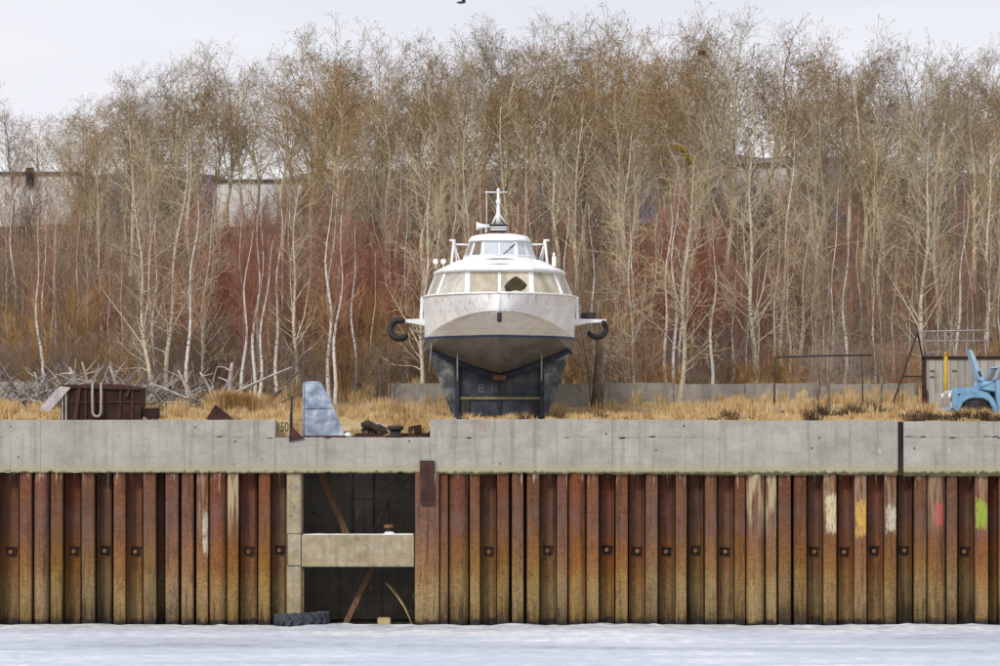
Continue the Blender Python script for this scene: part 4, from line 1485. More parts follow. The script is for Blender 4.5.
# cab
cab = [(993.5, 392), (993.5, 381), (994.0, 380.0), (1040, 380.0), (1040, 414), (996, 414), (995, 404)]
side_poly(cab, .02, TW - .04, 'cab', M['truck'], .03)
m = MB()
m.prism([tp(995.6, 367.8, .1), tp(999, 366.2, .1), (tp(1034, 366, .1)), tp(1037, 369, .1)], (0, TW - .2, 0))
m.build('cab_roof', M['truck_pale'], tk, bevel=.03)
m = MB()
for d in (.10, TW - .16):
    m.bar(tp(990.4, 381.0, d), tp(997, 367.5, d), .06, .07)
    m.bar(tp(1012, 380.5, d), tp(1012, 367.5, d), .06, .06)
    m.bar(tp(1036, 380.5, d), tp(1036, 368, d), .10, .06)
m.build('pillar', M['truck'], tk)
m = MB().prism([tp(991.2, 380.8, .17), tp(997.2, 368.2, .17), tp(997.6, 368.2, .17), tp(991.6, 380.8, .17)], (0, TW - .34, 0))
m.build('windscreen', M['truck_glass'], tk)
m = MB().prism([tp(993.8, 380.4, .12), tp(998.6, 368.4, .12), tp(1011, 368.3, .12), tp(1011, 380.4, .12)], (0, .01, 0))
m.build('side_window', M['truck_glass'], tk)
dr = side_poly([(998, 382), (1030, 382), (1030, 412), (999.5, 412)], 0, .018, 'door', M['truck'], .006)
MB().bar(tp(1024, 388, -.02), tp(1029, 388, -.02), .03, .03).build('handle', M['galv'], dr)
# chassis, bed, wheels
m = MB()
for d in (.5, TW - .6):
    m.box(tp(953, 0).x, tp(1130, 0).x, YT + d, YT + d + .1, zt_ + .55, zt_ + .75)
m.build('chassis', M['iron'], tk)
m = MB()
m.box(tp(1045, 0).x, tp(1140, 0).x, YT - .1, YT + TW + .1, zt_ + .95, zt_ + 1.05)
m.box(tp(1045, 0).x, tp(1140, 0).x, YT - .1, YT - .05, zt_ + 1.05, zt_ + 1.6)
m.box(tp(1045, 0).x, tp(1140, 0).x, YT + TW + .05, YT + TW + .1, zt_ + 1.05, zt_ + 1.6)
m.box(tp(1045, 0).x, tp(1046.5, 0).x, YT - .05, YT + TW + .05, zt_ + 1.05, zt_ + 1.8)
m.build('cargo_bed', M['timber'], tk)
for px in (974, 1105):
    for d in (.05, TW - .30):
        c = Vector((tp(px, 0).x, YT + d, zt_ + .46))
        w = MB().lathe(c, [(.27, 0), (.42, 0.0), (.47, .05), (.47, .2), (.42, .25), (.27, .25)], 24, 'y').build('wheel', M['rubber'], tk)
        MB().lathe(c + Vector((0, -.004, 0)), [(.10, -.02), (.20, .0), (.26, .003), (.26, .25)], 16, 'y').build('rim', M['iron'], w)

# ------------------------------------------------------------------ buildings on the plateau, bird
def building(x0p, x1p, yt, yb, Yd, depth, lab, extras=()):
    c = (ax((x0p + x1p) / 2, Yd), Yd, TH(ax((x0p + x1p) / 2, Yd), Yd) - .2)
    r = empty('white_warehouse', c, lab, 'building', 'white buildings behind the trees')
    MB().box(ax(x0p, Yd), ax(x1p, Yd), Yd, Yd + depth, c[2], az(yt, Yd)).build('wall', M['white_wall'], r)
    MB().box(ax(x0p, Yd) - .25, ax(x1p, Yd) + .25, Yd - .25, Yd + depth + .25, az(yt, Yd) + .002, az(yt - 1.7, Yd)).build('roof', M['roof_dark'], r)
    return r


wr = building(-230, 76, 173.5, 218, 202, 12, 'low white building among the trees at the far left, with a black doorway', ())
building(216, 303, 181, 218, 203, 9, 'low white building behind the trees above the grey fin')
Yd = 202
MB().box(ax(26.5, Yd), ax(34.3, Yd), Yd - .35, Yd - .02, az(186, Yd), az(168, Yd)).build('doorway', M['black_vent'], wr)
MB().box(ax(11, Yd), ax(12.6, Yd), Yd - .12, Yd - .01, az(185, Yd), az(176, Yd)).build('slot_window', M['black_vent'], wr)
building(527, 640, 172, 214, 206, 10, 'white building glimpsed through the trees above the boat')
building(737, 797, 165, 212, 204, 12, 'tall white building glimpsed through the trees right of the boat')

r = empty('bird', at(461, 2, 130), 'small dark bird flying at the top of the sky', 'bird')
c = at(461, 2.5, 130)
m = MB()
m.lathe(c + Vector((-.2, 0, 0)), [(.01, 0), (.05, .1), (.06, .2), (.04, .32), (.012, .42)], 10, 'x')
m.build('body', M['bird'], r)
for s in (1, -1):
    m = MB()
    m.add([c + Vector((.05, 0, .04)), c + Vector((.17, 0, .04)), c + Vector((.22, s * .3, .2)), c + Vector((.05, s * .55, .33)), c + Vector((.02, s * .28, .2)),
           c + Vector((.05, 0, .03)), c + Vector((.17, 0, .02)), c + Vector((.22, s * .3, .185)), c + Vector((.05, s * .55, .32)), c + Vector((.02, s * .28, .185))],
          [(0, 1, 2, 3, 4), (9, 8, 7, 6, 5), (0, 5, 6, 1), (1, 6, 7, 2), (2, 7, 8, 3), (3, 8, 9, 4), (4, 9, 5, 0)])
    m.build('wing', M['bird'], r)

# ------------------------------------------------------------------ trees
def norm(a):
    return a / np.maximum(np.linalg.norm(a, axis=-1, keepdims=True), 1e-9)


def tubes(P, R, s):
    """P [M,n,3], R [M,n] -> verts, quads"""
    Mn, n, _ = P.shape
    T = np.empty_like(P)
    T[:, 1:-1] = P[:, 2:] - P[:, :-2]
    T[:, 0] = P[:, 1] - P[:, 0]
    T[:, -1] = P[:, -1] - P[:, -2]
    T = norm(T)
    ref = np.where(np.abs(T[..., 2:3]) > .85, np.array([1., 0, 0]), np.array([0, 0, 1.]))
    ref = np.broadcast_to(ref[:, :1], T.shape)
    U = norm(np.cross(T, ref))
    W = np.cross(T, U)
    a = np.arange(s) * 2 * PI / s
    V = P[:, :, None, :] + R[:, :, None, None] * (np.cos(a)[None, None, :, None] * U[:, :, None, :] + np.sin(a)[None, None, :, None] * W[:, :, None, :])
    V = V.reshape(-1, 3)
    base = (np.arange(Mn) * n * s)[:, None, None]
    i = (np.arange(n - 1) * s)[None, :, None]
    k = np.arange(s)[None, None, :]
    k2 = (k + 1) % s
    Q = np.stack([base + i + k, base + i + k2, base + i + s + k2, base + i + s + k], -1).reshape(-1, 4)
    return V, Q


def np_mesh(name, parts, mat, mat2=None):
    vs, qs, o, mi = [], [], 0, []
    for pt in parts:
        V, Q = pt[0], pt[1]
        vs.append(V)
        qs.append(Q + o)
        mi.append(np.full(len(Q), 1 if len(pt) > 2 else 0, 'i'))
        o += len(V)
    V = np.concatenate(vs).astype('f')
    Q = np.concatenate(qs).astype('i')
    me = bpy.data.meshes.new(name)
    me.vertices.add(len(V))
    me.vertices.foreach_set('co', V.ravel())
    k = Q.shape[1]
    me.loops.add(Q.size)
    me.loops.foreach_set('vertex_index', Q.ravel())
    me.polygons.add(len(Q))
    me.polygons.foreach_set('loop_start', np.arange(0, Q.size, k, dtype='i'))
    me.polygons.foreach_set('loop_total', np.full(len(Q), k, 'i'))
    me.polygons.foreach_set('use_smooth', np.ones(len(Q), bool))
    me.materials.append(mat)
    if mat2 is not None:
        me.materials.append(mat2)
        me.polygons.foreach_set('material_index', np.concatenate(mi))
    me.update(calc_edges=True)
    return me


def sprout(P, R, k, t0, t1, length, angle, n, up, jit, rs, rmin, rng, ltaper=.6, tip=.25):
    """k children on every polyline of P"""
    Mn, m, _ = P.shape
    t = t0 + (t1 - t0) * (np.arange(k)[None, :] + rng.random((Mn, k))) / k
    f = t * (m - 1)
    i = np.clip(f.astype(int), 0, m - 2)
    w = (f - i)[..., None]
    idx = np.arange(Mn)[:, None]
    A, B = P[idx, i], P[idx, i + 1]
    base = A * (1 - w) + B * w
    tan = norm(B - A)
    rad = R[idx, i] * (1 - w[..., 0]) + R[idx, i + 1] * w[..., 0]
    rv = norm(rng.normal(size=(Mn, k, 3)))
    perp = norm(rv - tan * (rv * tan).sum(-1, keepdims=True))
    ang = np.radians(angle[0] + (angle[1] - angle[0]) * rng.random((Mn, k, 1)))
    d = tan * np.cos(ang) + perp * np.sin(ang)
    L = (length[0] + (length[1] - length[0]) * rng.random((Mn, k))) * (1 - ltaper * (t - t0) / max(1e-6, (t1 - t0)))
    C = np.empty((Mn, k, n, 3))
    C[:, :, 0] = base
    step = (L / (n - 1))[..., None]
    for j in range(1, n):
        C[:, :, j] = C[:, :, j - 1] + d * step
        d = norm(d + np.array([0, 0, up]) + rng.normal(size=d.shape) * jit)
    r0 = np.maximum(rad * rs, rmin)
    prof = np.linspace(1, tip, n)[None, None, :]
    RR = np.maximum(r0[..., None] * prof, rmin * .6)
    return C.reshape(-1, n, 3), RR.reshape(-1, n)


def trunk_line(H, r, n, lean, wob, rng, x0=(0, 0), tip=.12):
    z = np.linspace(0, H, n)
    ph = rng.random(4) * 6
    x = x0[0] + lean[0] * z + wob * np.sin(z / H * 5 + ph[0]) * z / H + wob * .4 * np.sin(z / H * 13 + ph[1])
    y = x0[1] + lean[1] * z + wob * np.sin(z / H * 4 + ph[2]) * z / H
    P = np.stack([x, y, z - .15], -1)[None]
    u = np.linspace(0, 1, n)
    R = (r * (1 - u * (1 - tip)) * (1 + .35 * np.exp(-u * 18)))[None]
    return P, R


PROTO = {}


def make_proto(kind, trunk_parts, crown_parts, mt, mc, H, mb=None):
    PROTO.setdefault(kind, []).append((np_mesh(kind + '_trunk', trunk_parts, mt), np_mesh(kind + '_crown', crown_parts, mc, mb), H))


def buds(P, frac, r, rng):
    k = rng.random(len(P)) < frac
    T = P[k, -1]
    d = norm(P[k, -1] - P[k, -2])
    L = (.07 + .10 * rng.random(len(T)))[:, None]
    Q = np.stack([T, T + d * L], 1)
    rr = r * (.6 + .8 * rng.random(len(T)))
    return tubes(Q, np.stack([rr, rr * .5], 1), 3) + (1,)


def gen_poplar(seed, kind, mt, mc, H=15., spread=1., dens=1.0, bud=.5, mb='bud'):
    g = np.random.default_rng(seed)
    P, R = trunk_line(H * .93, .17, 14, (g.normal() * .02, g.normal() * .02), .45, g)
    tp_, cp = [tubes(P, R, 8)], []
    P1, R1 = sprout(P, R, 6, .22, .62, (6.6, 9.0), (18, 38), 9, .07, .10, .58, .03, g, .42, .16)      # big leaders
    tp_.append(tubes(P1, R1, 6))
    P1b, R1b = sprout(P, R, 22, .28, .99, (2.6 * spread, 4.2 * spread), (34, 66), 6, .09, .13, .40, .02, g, .42, .25)
    tp_.append(tubes(P1b, R1b, 5))
    P2, R2 = sprout(P1, R1, 12, .15, .99, (1.5 * spread, 2.9 * spread), (28, 62), 5, .09, .15, .45, .015, g, .38)
    P3, R3 = sprout(P1b, R1b, 6, .25, 1., (.9, 1.8), (25, 60), 4, .10, .16, .5, .013, g, .3)
    tp_ += [tubes(P2, R2, 4)]
    cp += [tubes(P3, R3, 3)]
    for (a, b, k) in ((P2, R2, 7), (P3, R3, 4), (P1b, R1b, 4)):
        q, w = sprout(a, b, max(2, int(k * dens)), .2, 1., (.5, 1.2), (20, 62), 3, .10, .2, .5, .0095, g, .25, .6)
        cp.append(tubes(q, w, 3))
        cp.append(buds(q, bud, .026, g))
        if a is not P1b:
            q2, w2 = sprout(q, w, 2, .3, 1., (.25, .55), (25, 65), 2, .05, .1, .8, .0085, g, .2, .7)
            cp.append(tubes(q2, w2, 3))
            cp.append(buds(q2, bud, .024, g))
    make_proto(kind, tp_, cp, mt, mc, H, M[mb])


def gen_aspen(seed, kind='aspen', bk='bk_aspen', tw='tw_aspen'):
    g = np.random.default_rng(seed)
    H = 10.
    P, R = trunk_line(H, .105, 12, (g.normal() * .02, 0), .2, g)
    up = (.015, .05, .085)[seed % 3]
    a0 = (48, 40, 34)[seed % 3]
    P1, R1 = sprout(P, R, 30, .14, .97, (1.6, 3.6), (a0, a0 + 32), 7, up, .13, .32, .013, g, .55, .35)
    P1a, R1a = sprout(P, R, 2, .2, .5, (3.5, 5), (14, 28), 7, .04, .10, .5, .02, g, .3, .25)
    tp_ = [tubes(P, R, 8), tubes(P1, R1, 5), tubes(P1a, R1a, 6)]
    P2, R2 = sprout(P1, R1, 5, .2, 1, (.6, 1.5), (25, 60), 4, up, .15, .55, .0105, g, .35, .6)
    P2b, R2b = sprout(P1a, R1a, 11, .15, 1, (.9, 1.8), (28, 60), 5, .06, .15, .5, .0105, g, .4, .6)
    q, w = sprout(P2, R2, 3, .25, 1, (.3, .8), (20, 60), 3, .05, .15, .7, .0085, g, .3, .7)
    q2, w2 = sprout(P2b, R2b, 4, .2, 1, (.3, .7), (20, 60), 3, .05, .15, .7, .0085, g, .3, .7)
    make_proto(kind, tp_, [tubes(P2, R2, 4), tubes(P2b, R2b, 4), tubes(q, w, 3), tubes(q2, w2, 3)], M[bk], M[tw], H)


def gen_birch(seed):
    g = np.random.default_rng(seed)
    H = 9.
    P, R = trunk_line(H, .088, 14, (g.normal() * .02, 0), .2, g, tip=.1)
    P1, R1 = sprout(P, R, 24, .35, .97, (.9, 1.9), (28, 50), 5, .08, .10, .34, .009, g, .5, .3)
    P2, R2 = sprout(P1, R1, 5, .2, 1, (.4, .9), (25, 45), 3, .05, .12, .5, .007, g, .3, .5)
    q, w = sprout(P2, R2, 3, .2, 1, (.2, .45), (20, 50), 2, .05, .12, .6, .006, g, .3, .6)
    make_proto('birch', [tubes(P, R, 8)], [tubes(P1, R1, 4), tubes(P2, R2, 3), tubes(q, w, 3)], M['bk_birch'], M['tw_birch'], H)


def gen_shrub(seed, kind, H, stems, spread, ms, mt, rad=.03, k2=16, tw=(.7, 1.5), ang=(10, 28), k3=5):
    g = np.random.default_rng(seed)
    Ps, Rs = [], []
    for i in range(stems):
        a = g.random() * 6.28
        rr = g.random() * spread * .35
        l = (math.cos(a) * spread * g.random() / H, math.sin(a) * spread * g.random() / H)
        P, R = trunk_line(H * (.65 + .35 * g.random()), rad * (.6 + .6 * g.random()), 9, l, .15, g, (math.cos(a) * rr, math.sin(a) * rr), .2)
        Ps.append(P)
        Rs.append(R)
    P, R = np.concatenate(Ps), np.concatenate(Rs)
    P1, R1 = sprout(P, R, k2, .18, 1., tw, ang, 5, .08, .09, .5, .009, g, .45, .4)
    q, w = sprout(P1, R1, k3, .15, 1, (.35, .8), (14, 40), 3, .08, .10, .6, .0075, g, .3, .6)
    make_proto(kind, [tubes(P, R, 5)], [tubes(P1, R1, 3), tubes(q, w, 3)], ms, mt, H)


for s_ in range(3):
    gen_poplar(100 + s_, 'poplar', M['bk_poplar'], M['tw_poplar'], spread=1.05, dens=.72, bud=.7)
for s_ in range(2):
    gen_poplar(120 + s_, 'greypoplar', M['bk_poplar'], M['tw_poplar2'], spread=1.15, dens=.65, bud=.25, mb='bud_grey')
for s_ in range(4):
    gen_aspen(200 + s_)
for s_ in range(2):
    gen_aspen(240 + s_, 'greyaspen', 'bk_grey', 'tw_poplar2')
for s_ in range(4):
    gen_birch(300 + s_)
for s_ in range(3):
    gen_shrub(400 + s_, 'redshrub', 8.0, 13, 1.6, M['st_red'], M['tw_red'], .034, 12, (.9, 2.2), (8, 30), 3)
for s_ in range(3):
    gen_shrub(420 + s_, 'brownshrub', 8.0, 11, 1.8, M['st_brown'], M['tw_brown'], .036, 12, (.9, 2.2), (10, 34), 3)
for s_ in range(2):
    gen_shrub(430 + s_, 'orangeshrub', 4.2, 16, 1.8, M['tw_orange'], M['tw_orange'], .02, 12, (.6, 1.3), (10, 35))
for s_ in range(3):
    gen_shrub(460 + s_, 'brush', 3.2, 14, 2.2, M['st_brush'], M['tw_brush'], .024, 9, (.6, 1.4), (20, 60), 3)
for s_ in range(2):
    gen_shrub(480 + s_, 'darksapling', 6.0, 3, 1.2, M['bk_dark'], M['tw_brush'], .06, 18, (.8, 2.0), (30, 60))

NAMES = {'poplar': ('poplar_tree', 'tree', 'twigs'), 'greypoplar': ('poplar_tree', 'tree', 'twigs'), 'aspen': ('aspen_tree', 'tree', 0), 'greyaspen': ('aspen_tree', 'tree', 0), 'birch': ('birch_tree', 'tree', 0),
         'redshrub': ('willow_shrub', 'shrub', 0), 'orangeshrub': ('willow_shrub', 'shrub', 0), 'brownshrub': ('hazel_shrub', 'shrub', 0), 'brush': ('thicket_bush', 'bush', 0), 'darksapling': ('bare_sapling', 'tree', 0)}
CNT = {}


def plant(kind, x, y, H, label, group, lean=0.0, wide=1.0, rot=None, z=None):
    pr = PROTO[kind]
    i = CNT.get(kind, 0)
    CNT[kind] = i + 1
    tm, cm, H0 = pr[i % len(pr)]
    nm, cat, _ = NAMES[kind]
    zz = (TH(x, y) if z is None else z) - .05
    o = empty(nm, (x, y, zz), label, cat, group)
    s = H / H0
    o.scale = (s * wide, s * wide, s)
    o.rotation_euler = (random.uniform(-.02, .02), lean, rot if rot is not None else random.uniform(0, 6.28))
    o.rotation_mode = 'ZYX'
    if lean:
        o.rotation_euler = (0, lean, (rot if rot is not None else 0))
    shrub = kind in ('redshrub', 'brownshrub', 'orangeshrub', 'brush')
    for (me, n2) in ((tm, 'stems' if shrub else 'trunk'), (cm, 'twigs' if shrub else 'crown')):
        c = bpy.data.objects.new(n2, me)
        COL.objects.link(c)
        c.parent = o
    return o


SKX = [-150, 0, 30, 60, 100, 150, 200, 250, 300, 340, 380, 430, 480, 520, 560, 600, 650, 700, 750, 800, 850, 900, 950, 1000, 1150]
SKY = [90, 78, 88, 96, 74, 58, 54, 48, 40, 32, 32, 36, 24, 18, 14, 18, 14, 12, 14, 24, 34, 40, 40, 46, 55]


def sky_at(px):
    return float(np.interp(px, SKX, SKY)) + 1 + 4 * (px > 350)


rt = random.Random(21)
BACK = 'tall bare poplars in the dense wood on the slope'
LB = 'tall bare poplar in the dense wood on the slope behind the boat'
# back rows: crown tops form the skyline
for (Yr, step, jy, off) in ((192, 26, 5, 0), (177, 33, 5, 10), (163, 40, 5, 5), (151, 60, 4, 17)):
    px = -110 + off
    while px < 1110:
        pxx = px + rt.uniform(-7, 7)
        Y = Yr + rt.uniform(-jy, jy)
        X = ax(pxx, Y)
        yt = sky_at(pxx) + (rt.random() ** 1.5) * 30 + (0 if Yr > 170 else (Yr < 155) * 45 + 14)
        H = az(yt, Y) - TH(X, Y)
        if (Yr < 170 and (pxx < 85 or 212 < pxx < 300 or 735 < pxx < 800)) or (Yr < 185 and (-5 < pxx < 75 or 742 < pxx < 795)):
            px += step
            continue
        kd = 'poplar' if rt.random() < .62 else 'greypoplar'
        w = min(1.0, 14.0 / H) * rt.uniform(.85, 1.15)
        plant(kd, X, Y, H, LB, BACK, wide=w)
        px += step * rt.uniform(.8, 1.2)
# red thicket
GR = 'red-brown willow shrubs in the middle of the wood'
LR = 'red-brown upright willow shrub in the middle of the wood'


def red_top(px):
    return float(np.interp(px, [-100, 0, 60, 130, 180, 215, 260, 300, 330, 400, 440, 500, 560, 620, 660, 700, 760, 820, 900, 1000, 1100], [200, 210, 235, 240, 215, 195, 190, 215, 190, 205, 235, 225, 235, 225, 180, 185, 225, 235, 240, 235, 230]))


for (Yr, step, off) in ((146, 25, 0), (139, 30, 12)):
    px = -80 + off
    while px < 1080:
        Y = Yr + rt.uniform(-2.5, 2.5)
        pxx = px + rt.uniform(-6, 6)
        X = ax(pxx, Y)
        H = az(red_top(pxx) + rt.uniform(-6, 35), Y) - TH(X, Y)
        red = 185 < pxx < 270 or 300 < pxx < 410 or 640 < pxx < 735 or rt.random() < (.35 if pxx < 430 else .15)
        plant('redshrub' if red else 'brownshrub', X, Y, H, LR if red else 'tan-brown upright shrub in the middle of the wood', GR if red else 'tan-brown shrubs in the middle of the wood', wide=rt.uniform(.75, 1.05) * min(1, 8 / H) ** .5)
        px += step * rt.uniform(.8, 1.2)
# nearer maroon thickets
for (a, b_) in ((190, 262), (292, 408), (642, 738)):
    px = a
    while px < b_:
        Y = rt.uniform(131.5, 137)
        X = ax(px, Y)
        plant('redshrub', X, Y, az(red_top(px) + rt.uniform(5, 60), Y) - TH(X, Y), 'maroon upright willow sapling in the red thickets beside the boat', 'maroon thickets beside the boat', wide=rt.uniform(.6, .85))
        px += rt.uniform(9, 16)
# low scrub on the slope between the trunks
px = -70
while px < 1070:
    for k in range(3):
        Y = rt.uniform(152, 190)
        X = ax(px + rt.uniform(-8, 8), Y)
        kd = rt.choice(['brownshrub', 'brownshrub', 'brush', 'redshrub' if 180 < px < 420 else 'brownshrub'])
        plant(kd, X, Y, rt.uniform(2.2, 5.0), 'scrub bush on the wooded slope between the tall trunks', 'scrub on the wooded slope', wide=rt.uniform(.9, 1.35))
    px += rt.uniform(17, 25)
# orange shrubs
GO = 'low orange willow shrubs at the edge of the wood'
for (px, Y, yt) in [(8, 133, 300), (30, 132, 312), (62, 134, 285), (92, 133, 318), (120, 134, 330), (296, 134, 295), (318, 133, 300), (342, 134, 285), (366, 133, 292), (392, 134, 290), (415, 134, 300), (440, 134, 310),
                    (610, 134, 305), (640, 134, 310), (586, 134, 320), (700, 135, 320), (-20, 133, 300)]:
    X = ax(px, Y)
    plant('orangeshrub', X, Y, az(yt, Y) - TH(X, Y), 'low orange-twigged willow shrub at the front edge of the wood', GO, wide=rt.uniform(.8, 1.1))
def crest(px, lo, hi):
    for (a, b) in ((-40, 78), (216, 303), (735, 799)):
        if a < px < b:
            return lo
    return hi


px = -60
while px < 1060:
    Y = rt.uniform(193, 199)
    X = ax(px, Y)
    kd = rt.choice(['brownshrub', 'brownshrub', 'brush', 'redshrub'])
    plant(kd, X, Y, crest(px, rt.uniform(.7, 1.4), rt.uniform(2.6, 5.6)), 'scrub bush on the plateau edge in front of the white buildings', 'scrub on the plateau edge', wide=rt.uniform(.9, 1.3))
    px += rt.uniform(8, 16)
# grey brush along the wood edge
GB = 'grey-brown bushes along the foot of the wood'
px = -60
while px < 1060:
    Y = rt.uniform(127.5, 131.5)
    X = ax(px, Y)
    if rt.random() < .45:
        plant('orangeshrub', X, Y, rt.uniform(1.3, 3.0), 'low straw-coloured bush between the trunks at the foot of the wood', 'straw-coloured bushes along the foot of the wood', wide=rt.uniform(1.0, 1.5))
    else:
        plant('brush', X, Y, rt.uniform(1.6, 3.6), 'low grey-brown bush in the undergrowth along the foot of the wood', GB, wide=rt.uniform(.8, 1.2))
    px += rt.uniform(13, 22)
# fill-in aspens and birches in the mid ground
GA = 'slender pale aspens standing among the red shrubs'
px = -50
while px < 1050:
    Y = rt.uniform(134, 148)
    X = ax(px, Y)
    plant('aspen', X, Y, az(rt.uniform(120, 235), Y) - TH(X, Y), 'slender pale aspen standing among the red shrubs', GA, wide=rt.uniform(.5, .75), lean=rt.gauss(0, .04))
    px += rt.uniform(32, 62)
GW = 'slender white birches inside the wood'
px = -50
while px < 1050:
    Y = rt.uniform(131, 142)
    X = ax(px, Y)
    plant('birch', X, Y, az(rt.uniform(170, 275), Y) - TH(X, Y), 'slender white-stemmed birch inside the wood', GW, wide=rt.uniform(.6, .95), lean=rt.gauss(0, .045))
    px += rt.uniform(9, 19)
# single trees that stand out
FRONT = [
    ('birch', 43, 127, 215, -.02, 'lone thin white birch at the far left, rising behind the rusty bin'),
    ('aspen', 152, 127, 165, -.10, 'wide pale tree right of the rusty bin, branches sweeping left'),
    ('aspen', 166, 128, 150, .03, 'straight pale tree just right of the wide pale tree near the bin'),
    ('birch', 188, 124, 195, .03, 'tall white birch above the tent-shaped rusty plate'),
    ('aspen', 200, 129, 205, .02, 'pale thin tree just behind the tall white birch near the tent-shaped plate'),
    ('birch', 240, 124, 225, .06, 'white birch leaning right, left one of the clustered birches left of the grey fin'),
    ('birch', 254, 126, 210, .01, 'upright white birch in the middle of the cluster left of the grey fin'),
    ('birch', 258, 123.5, 235, .09, 'strongly right-leaning white birch left of the grey fin'),
    ('birch', 278, 127, 205, .0, 'upright white birch at the right of the cluster near the grey fin'),
    ('aspen', 296, 130, 180, .01, 'broad grey-white tree behind the grey fin'),
    ('birch', 328, 127, 190, .01, 'straight white birch just right of the grey fin'),
    ('birch', 334, 124, 210, .03, 'white birch pair mate leaning slightly right, right of the grey fin'),
    ('birch', 356, 129, 220, .0, 'thin white birch midway between grey fin and boat'),
    ('aspen', 421, 127, 175, .02, 'large pale bare tree close to the left side of the boat'),
    ('aspen', 637, 128, 200, -.10, 'pale tree leaning left, right of the boat'),
    ('birch', 667, 128.5, 200, .0, 'white birch beside the big pale tree right of the boat'),
    ('birch', 673, 129, 190, .02, 'second white birch hugging the big pale tree right of the boat'),
    ('aspen', 681, 124.5, 150, .01, 'big pale bare tree with wide side branches right of the boat'),
    ('birch', 712, 128, 215, .0, 'thin white birch right of the big pale tree'),
    ('aspen', 754, 130, 120, .0, 'tall straight pale tree above the low concrete wall, left of the pipe frame'),
    ('greyaspen', 828, 116.8, 190, .0, 'dark-footed tree growing through the pipe frame in the dry grass'),
    ('greyaspen', 881, 117.5, 215, .04, 'crooked tree leaning right, between the pipe frame and the shed'),
    ('birch', 846, 130, 205, .02, 'white birch right behind the tree in the pipe frame'),
    ('aspen', 923, 131, 130, .0, 'tall pale tree rising behind the left corner of the grey shed'),
    ('birch', 958, 133, 195, .03, 'white birch behind the roof railing of the grey shed'),
    ('aspen', 800, 132, 200, .0, 'pale tree between the pipe frame and the tall straight tree'),
]
for (kd, px, Y, yt, lean, lab) in FRONT:
    X = ax(px, Y)
    H = az(yt, Y) - TH(X, Y)
    plant(kd, X, Y, H, lab, None, lean=lean if lean else .001, wide={'aspen': .95, 'greyaspen': .7}.get(kd, 1.05))
for (px, Y, yt, lab) in [(598, 121, 300, 'dark-barked sapling standing just right of the boat'), (291, 122, 350, 'dark sapling behind the thin steel post'), (388, 123, 320, 'dark sapling left of the boat near the platform tyre'),
                         (372, 125, 330, 'dark sapling between the grey fin and the boat, behind the stump'), (815, 118, 345, 'dark sapling left of the tree in the pipe frame'), (900, 121, 330, 'dark sapling behind the trestle beside the shed'), (560, 127, 330, 'dark sapling behind the right side of the boat')]:
    X = ax(px, Y)
    plant('darksapling', X, Y, az(yt, Y) - TH(X, Y), lab, None, wide=.8)
# dark old trunk right of the boat
Yq = 120
m = MB().tube([at(597, 409, Yq), at(597.5, 380, Yq), at(599, 350, Yq), at(597, 325, Yq), at(600, 300, Yq)], [.27, .18, .15, .12, .06], 9)
tag(m.build('dead_trunk', M['bk_dark'], origin=at(597, 409, Yq)), 'thick dark dead trunk standing just right of the boat', 'tree trunk')
# nest and leaf clump
m = MB()
for i in range(34):
    a, b_ = rt.uniform(0, 6.28), rt.uniform(-.5, .5)
    c = at(703.5, 53, 160) + Vector((rt.gauss(0, .12), rt.gauss(0, .12), rt.gauss(0, .12)))
    d = Vector((math.cos(a), math.sin(a), b_)) * .2
    m.tube([c - d, c + d], .018, 4, False)
tag(m.build('bird_nest', M['nest'], origin=at(703.5, 55, 160)), 'dark twig bird nest high in the treetops right of the boat', 'nest')
m = MB()
for i in range(130):
    u = rt.random()
    c = at(675 + 16 * u + rt.gauss(0, 1.2), 147 + 17 * u * u + rt.gauss(0, 1.6), 140) + Vector((0, rt.gauss(0, .2), 0))
    a = Vector((rt.gauss(0, 1), rt.gauss(0, 1), rt.gauss(0, 1))).normalized() * .09
    b_ = a.orthogonal().normalized() * .05
    m.add([c - a, c + b_, c + a, c - b_, c + a.cross(b_) * .1], [(0, 1, 2, 4), (0, 4, 2, 3)])
m.tube([at(674, 147, 140), at(680, 149, 140), at(686, 154, 140), at(692, 165, 140)], [.02, .03, .03, .02], 5)
tag(m.build('leaf_clump', M['leaf_yellow'], origin=at(683, 158, 140)), 'clump of yellow dead leaves caught in the branches right of the boat mast', 'leaves', kind='stuff')

# ------------------------------------------------------------------ dead branches
rb_ = random.Random(5)


def branch_path(p, d, L, n=6, droop=.0, wob=.15):
    pts = [Vector(p)]
    d = Vector(d).normalized()
    for i in range(n):
        pts.append(pts[-1] + d * (L / n))
        d = (d + Vector((rb_.gauss(0, wob), rb_.gauss(0, wob), rb_.gauss(0, wob) - droop))).normalized()
    return pts


for (cnt, mname, nm, lab, rr) in ((330, 'deadwood_dark', 'brushwood', 'tangle of dark grey dead branches heaped behind the rusty bin', (.012, .035)),
                               (230, 'deadwood', 'bleached_branches', 'pale bleached dead branches sticking out of the dark heap behind the rusty bin', (.018, .045))):
    m = MB()
    for i in range(cnt):
        px = rb_.triangular(-30, 290, 95) if i % 3 else rb_.uniform(-20, 220)
        Y = rb_.uniform(117.5, 121)
        x = ax(px, Y)
        c = Vector((x, Y, TH(x, Y) + rb_.uniform(0, .8) * (1 if px < 160 else .6)))
        a = rb_.uniform(0, 6.28)
        L = rb_.uniform(.8, 2.4)
        pts = branch_path(c, (math.cos(a) * .9, math.sin(a) * .6, rb_.uniform(-.1, .95)), L)
        for p in pts:
            p.z = max(p.z, TH(p.x, p.y) + .02)
        r0 = rb_.uniform(*rr)
        m.tube(pts, [r0 * (1 - .13 * k) for k in range(7)], 5, False)
    tag(m.build(nm, M[mname], origin=(ax(100, 119), 119, 7)), lab, 'brushwood', kind='stuff')
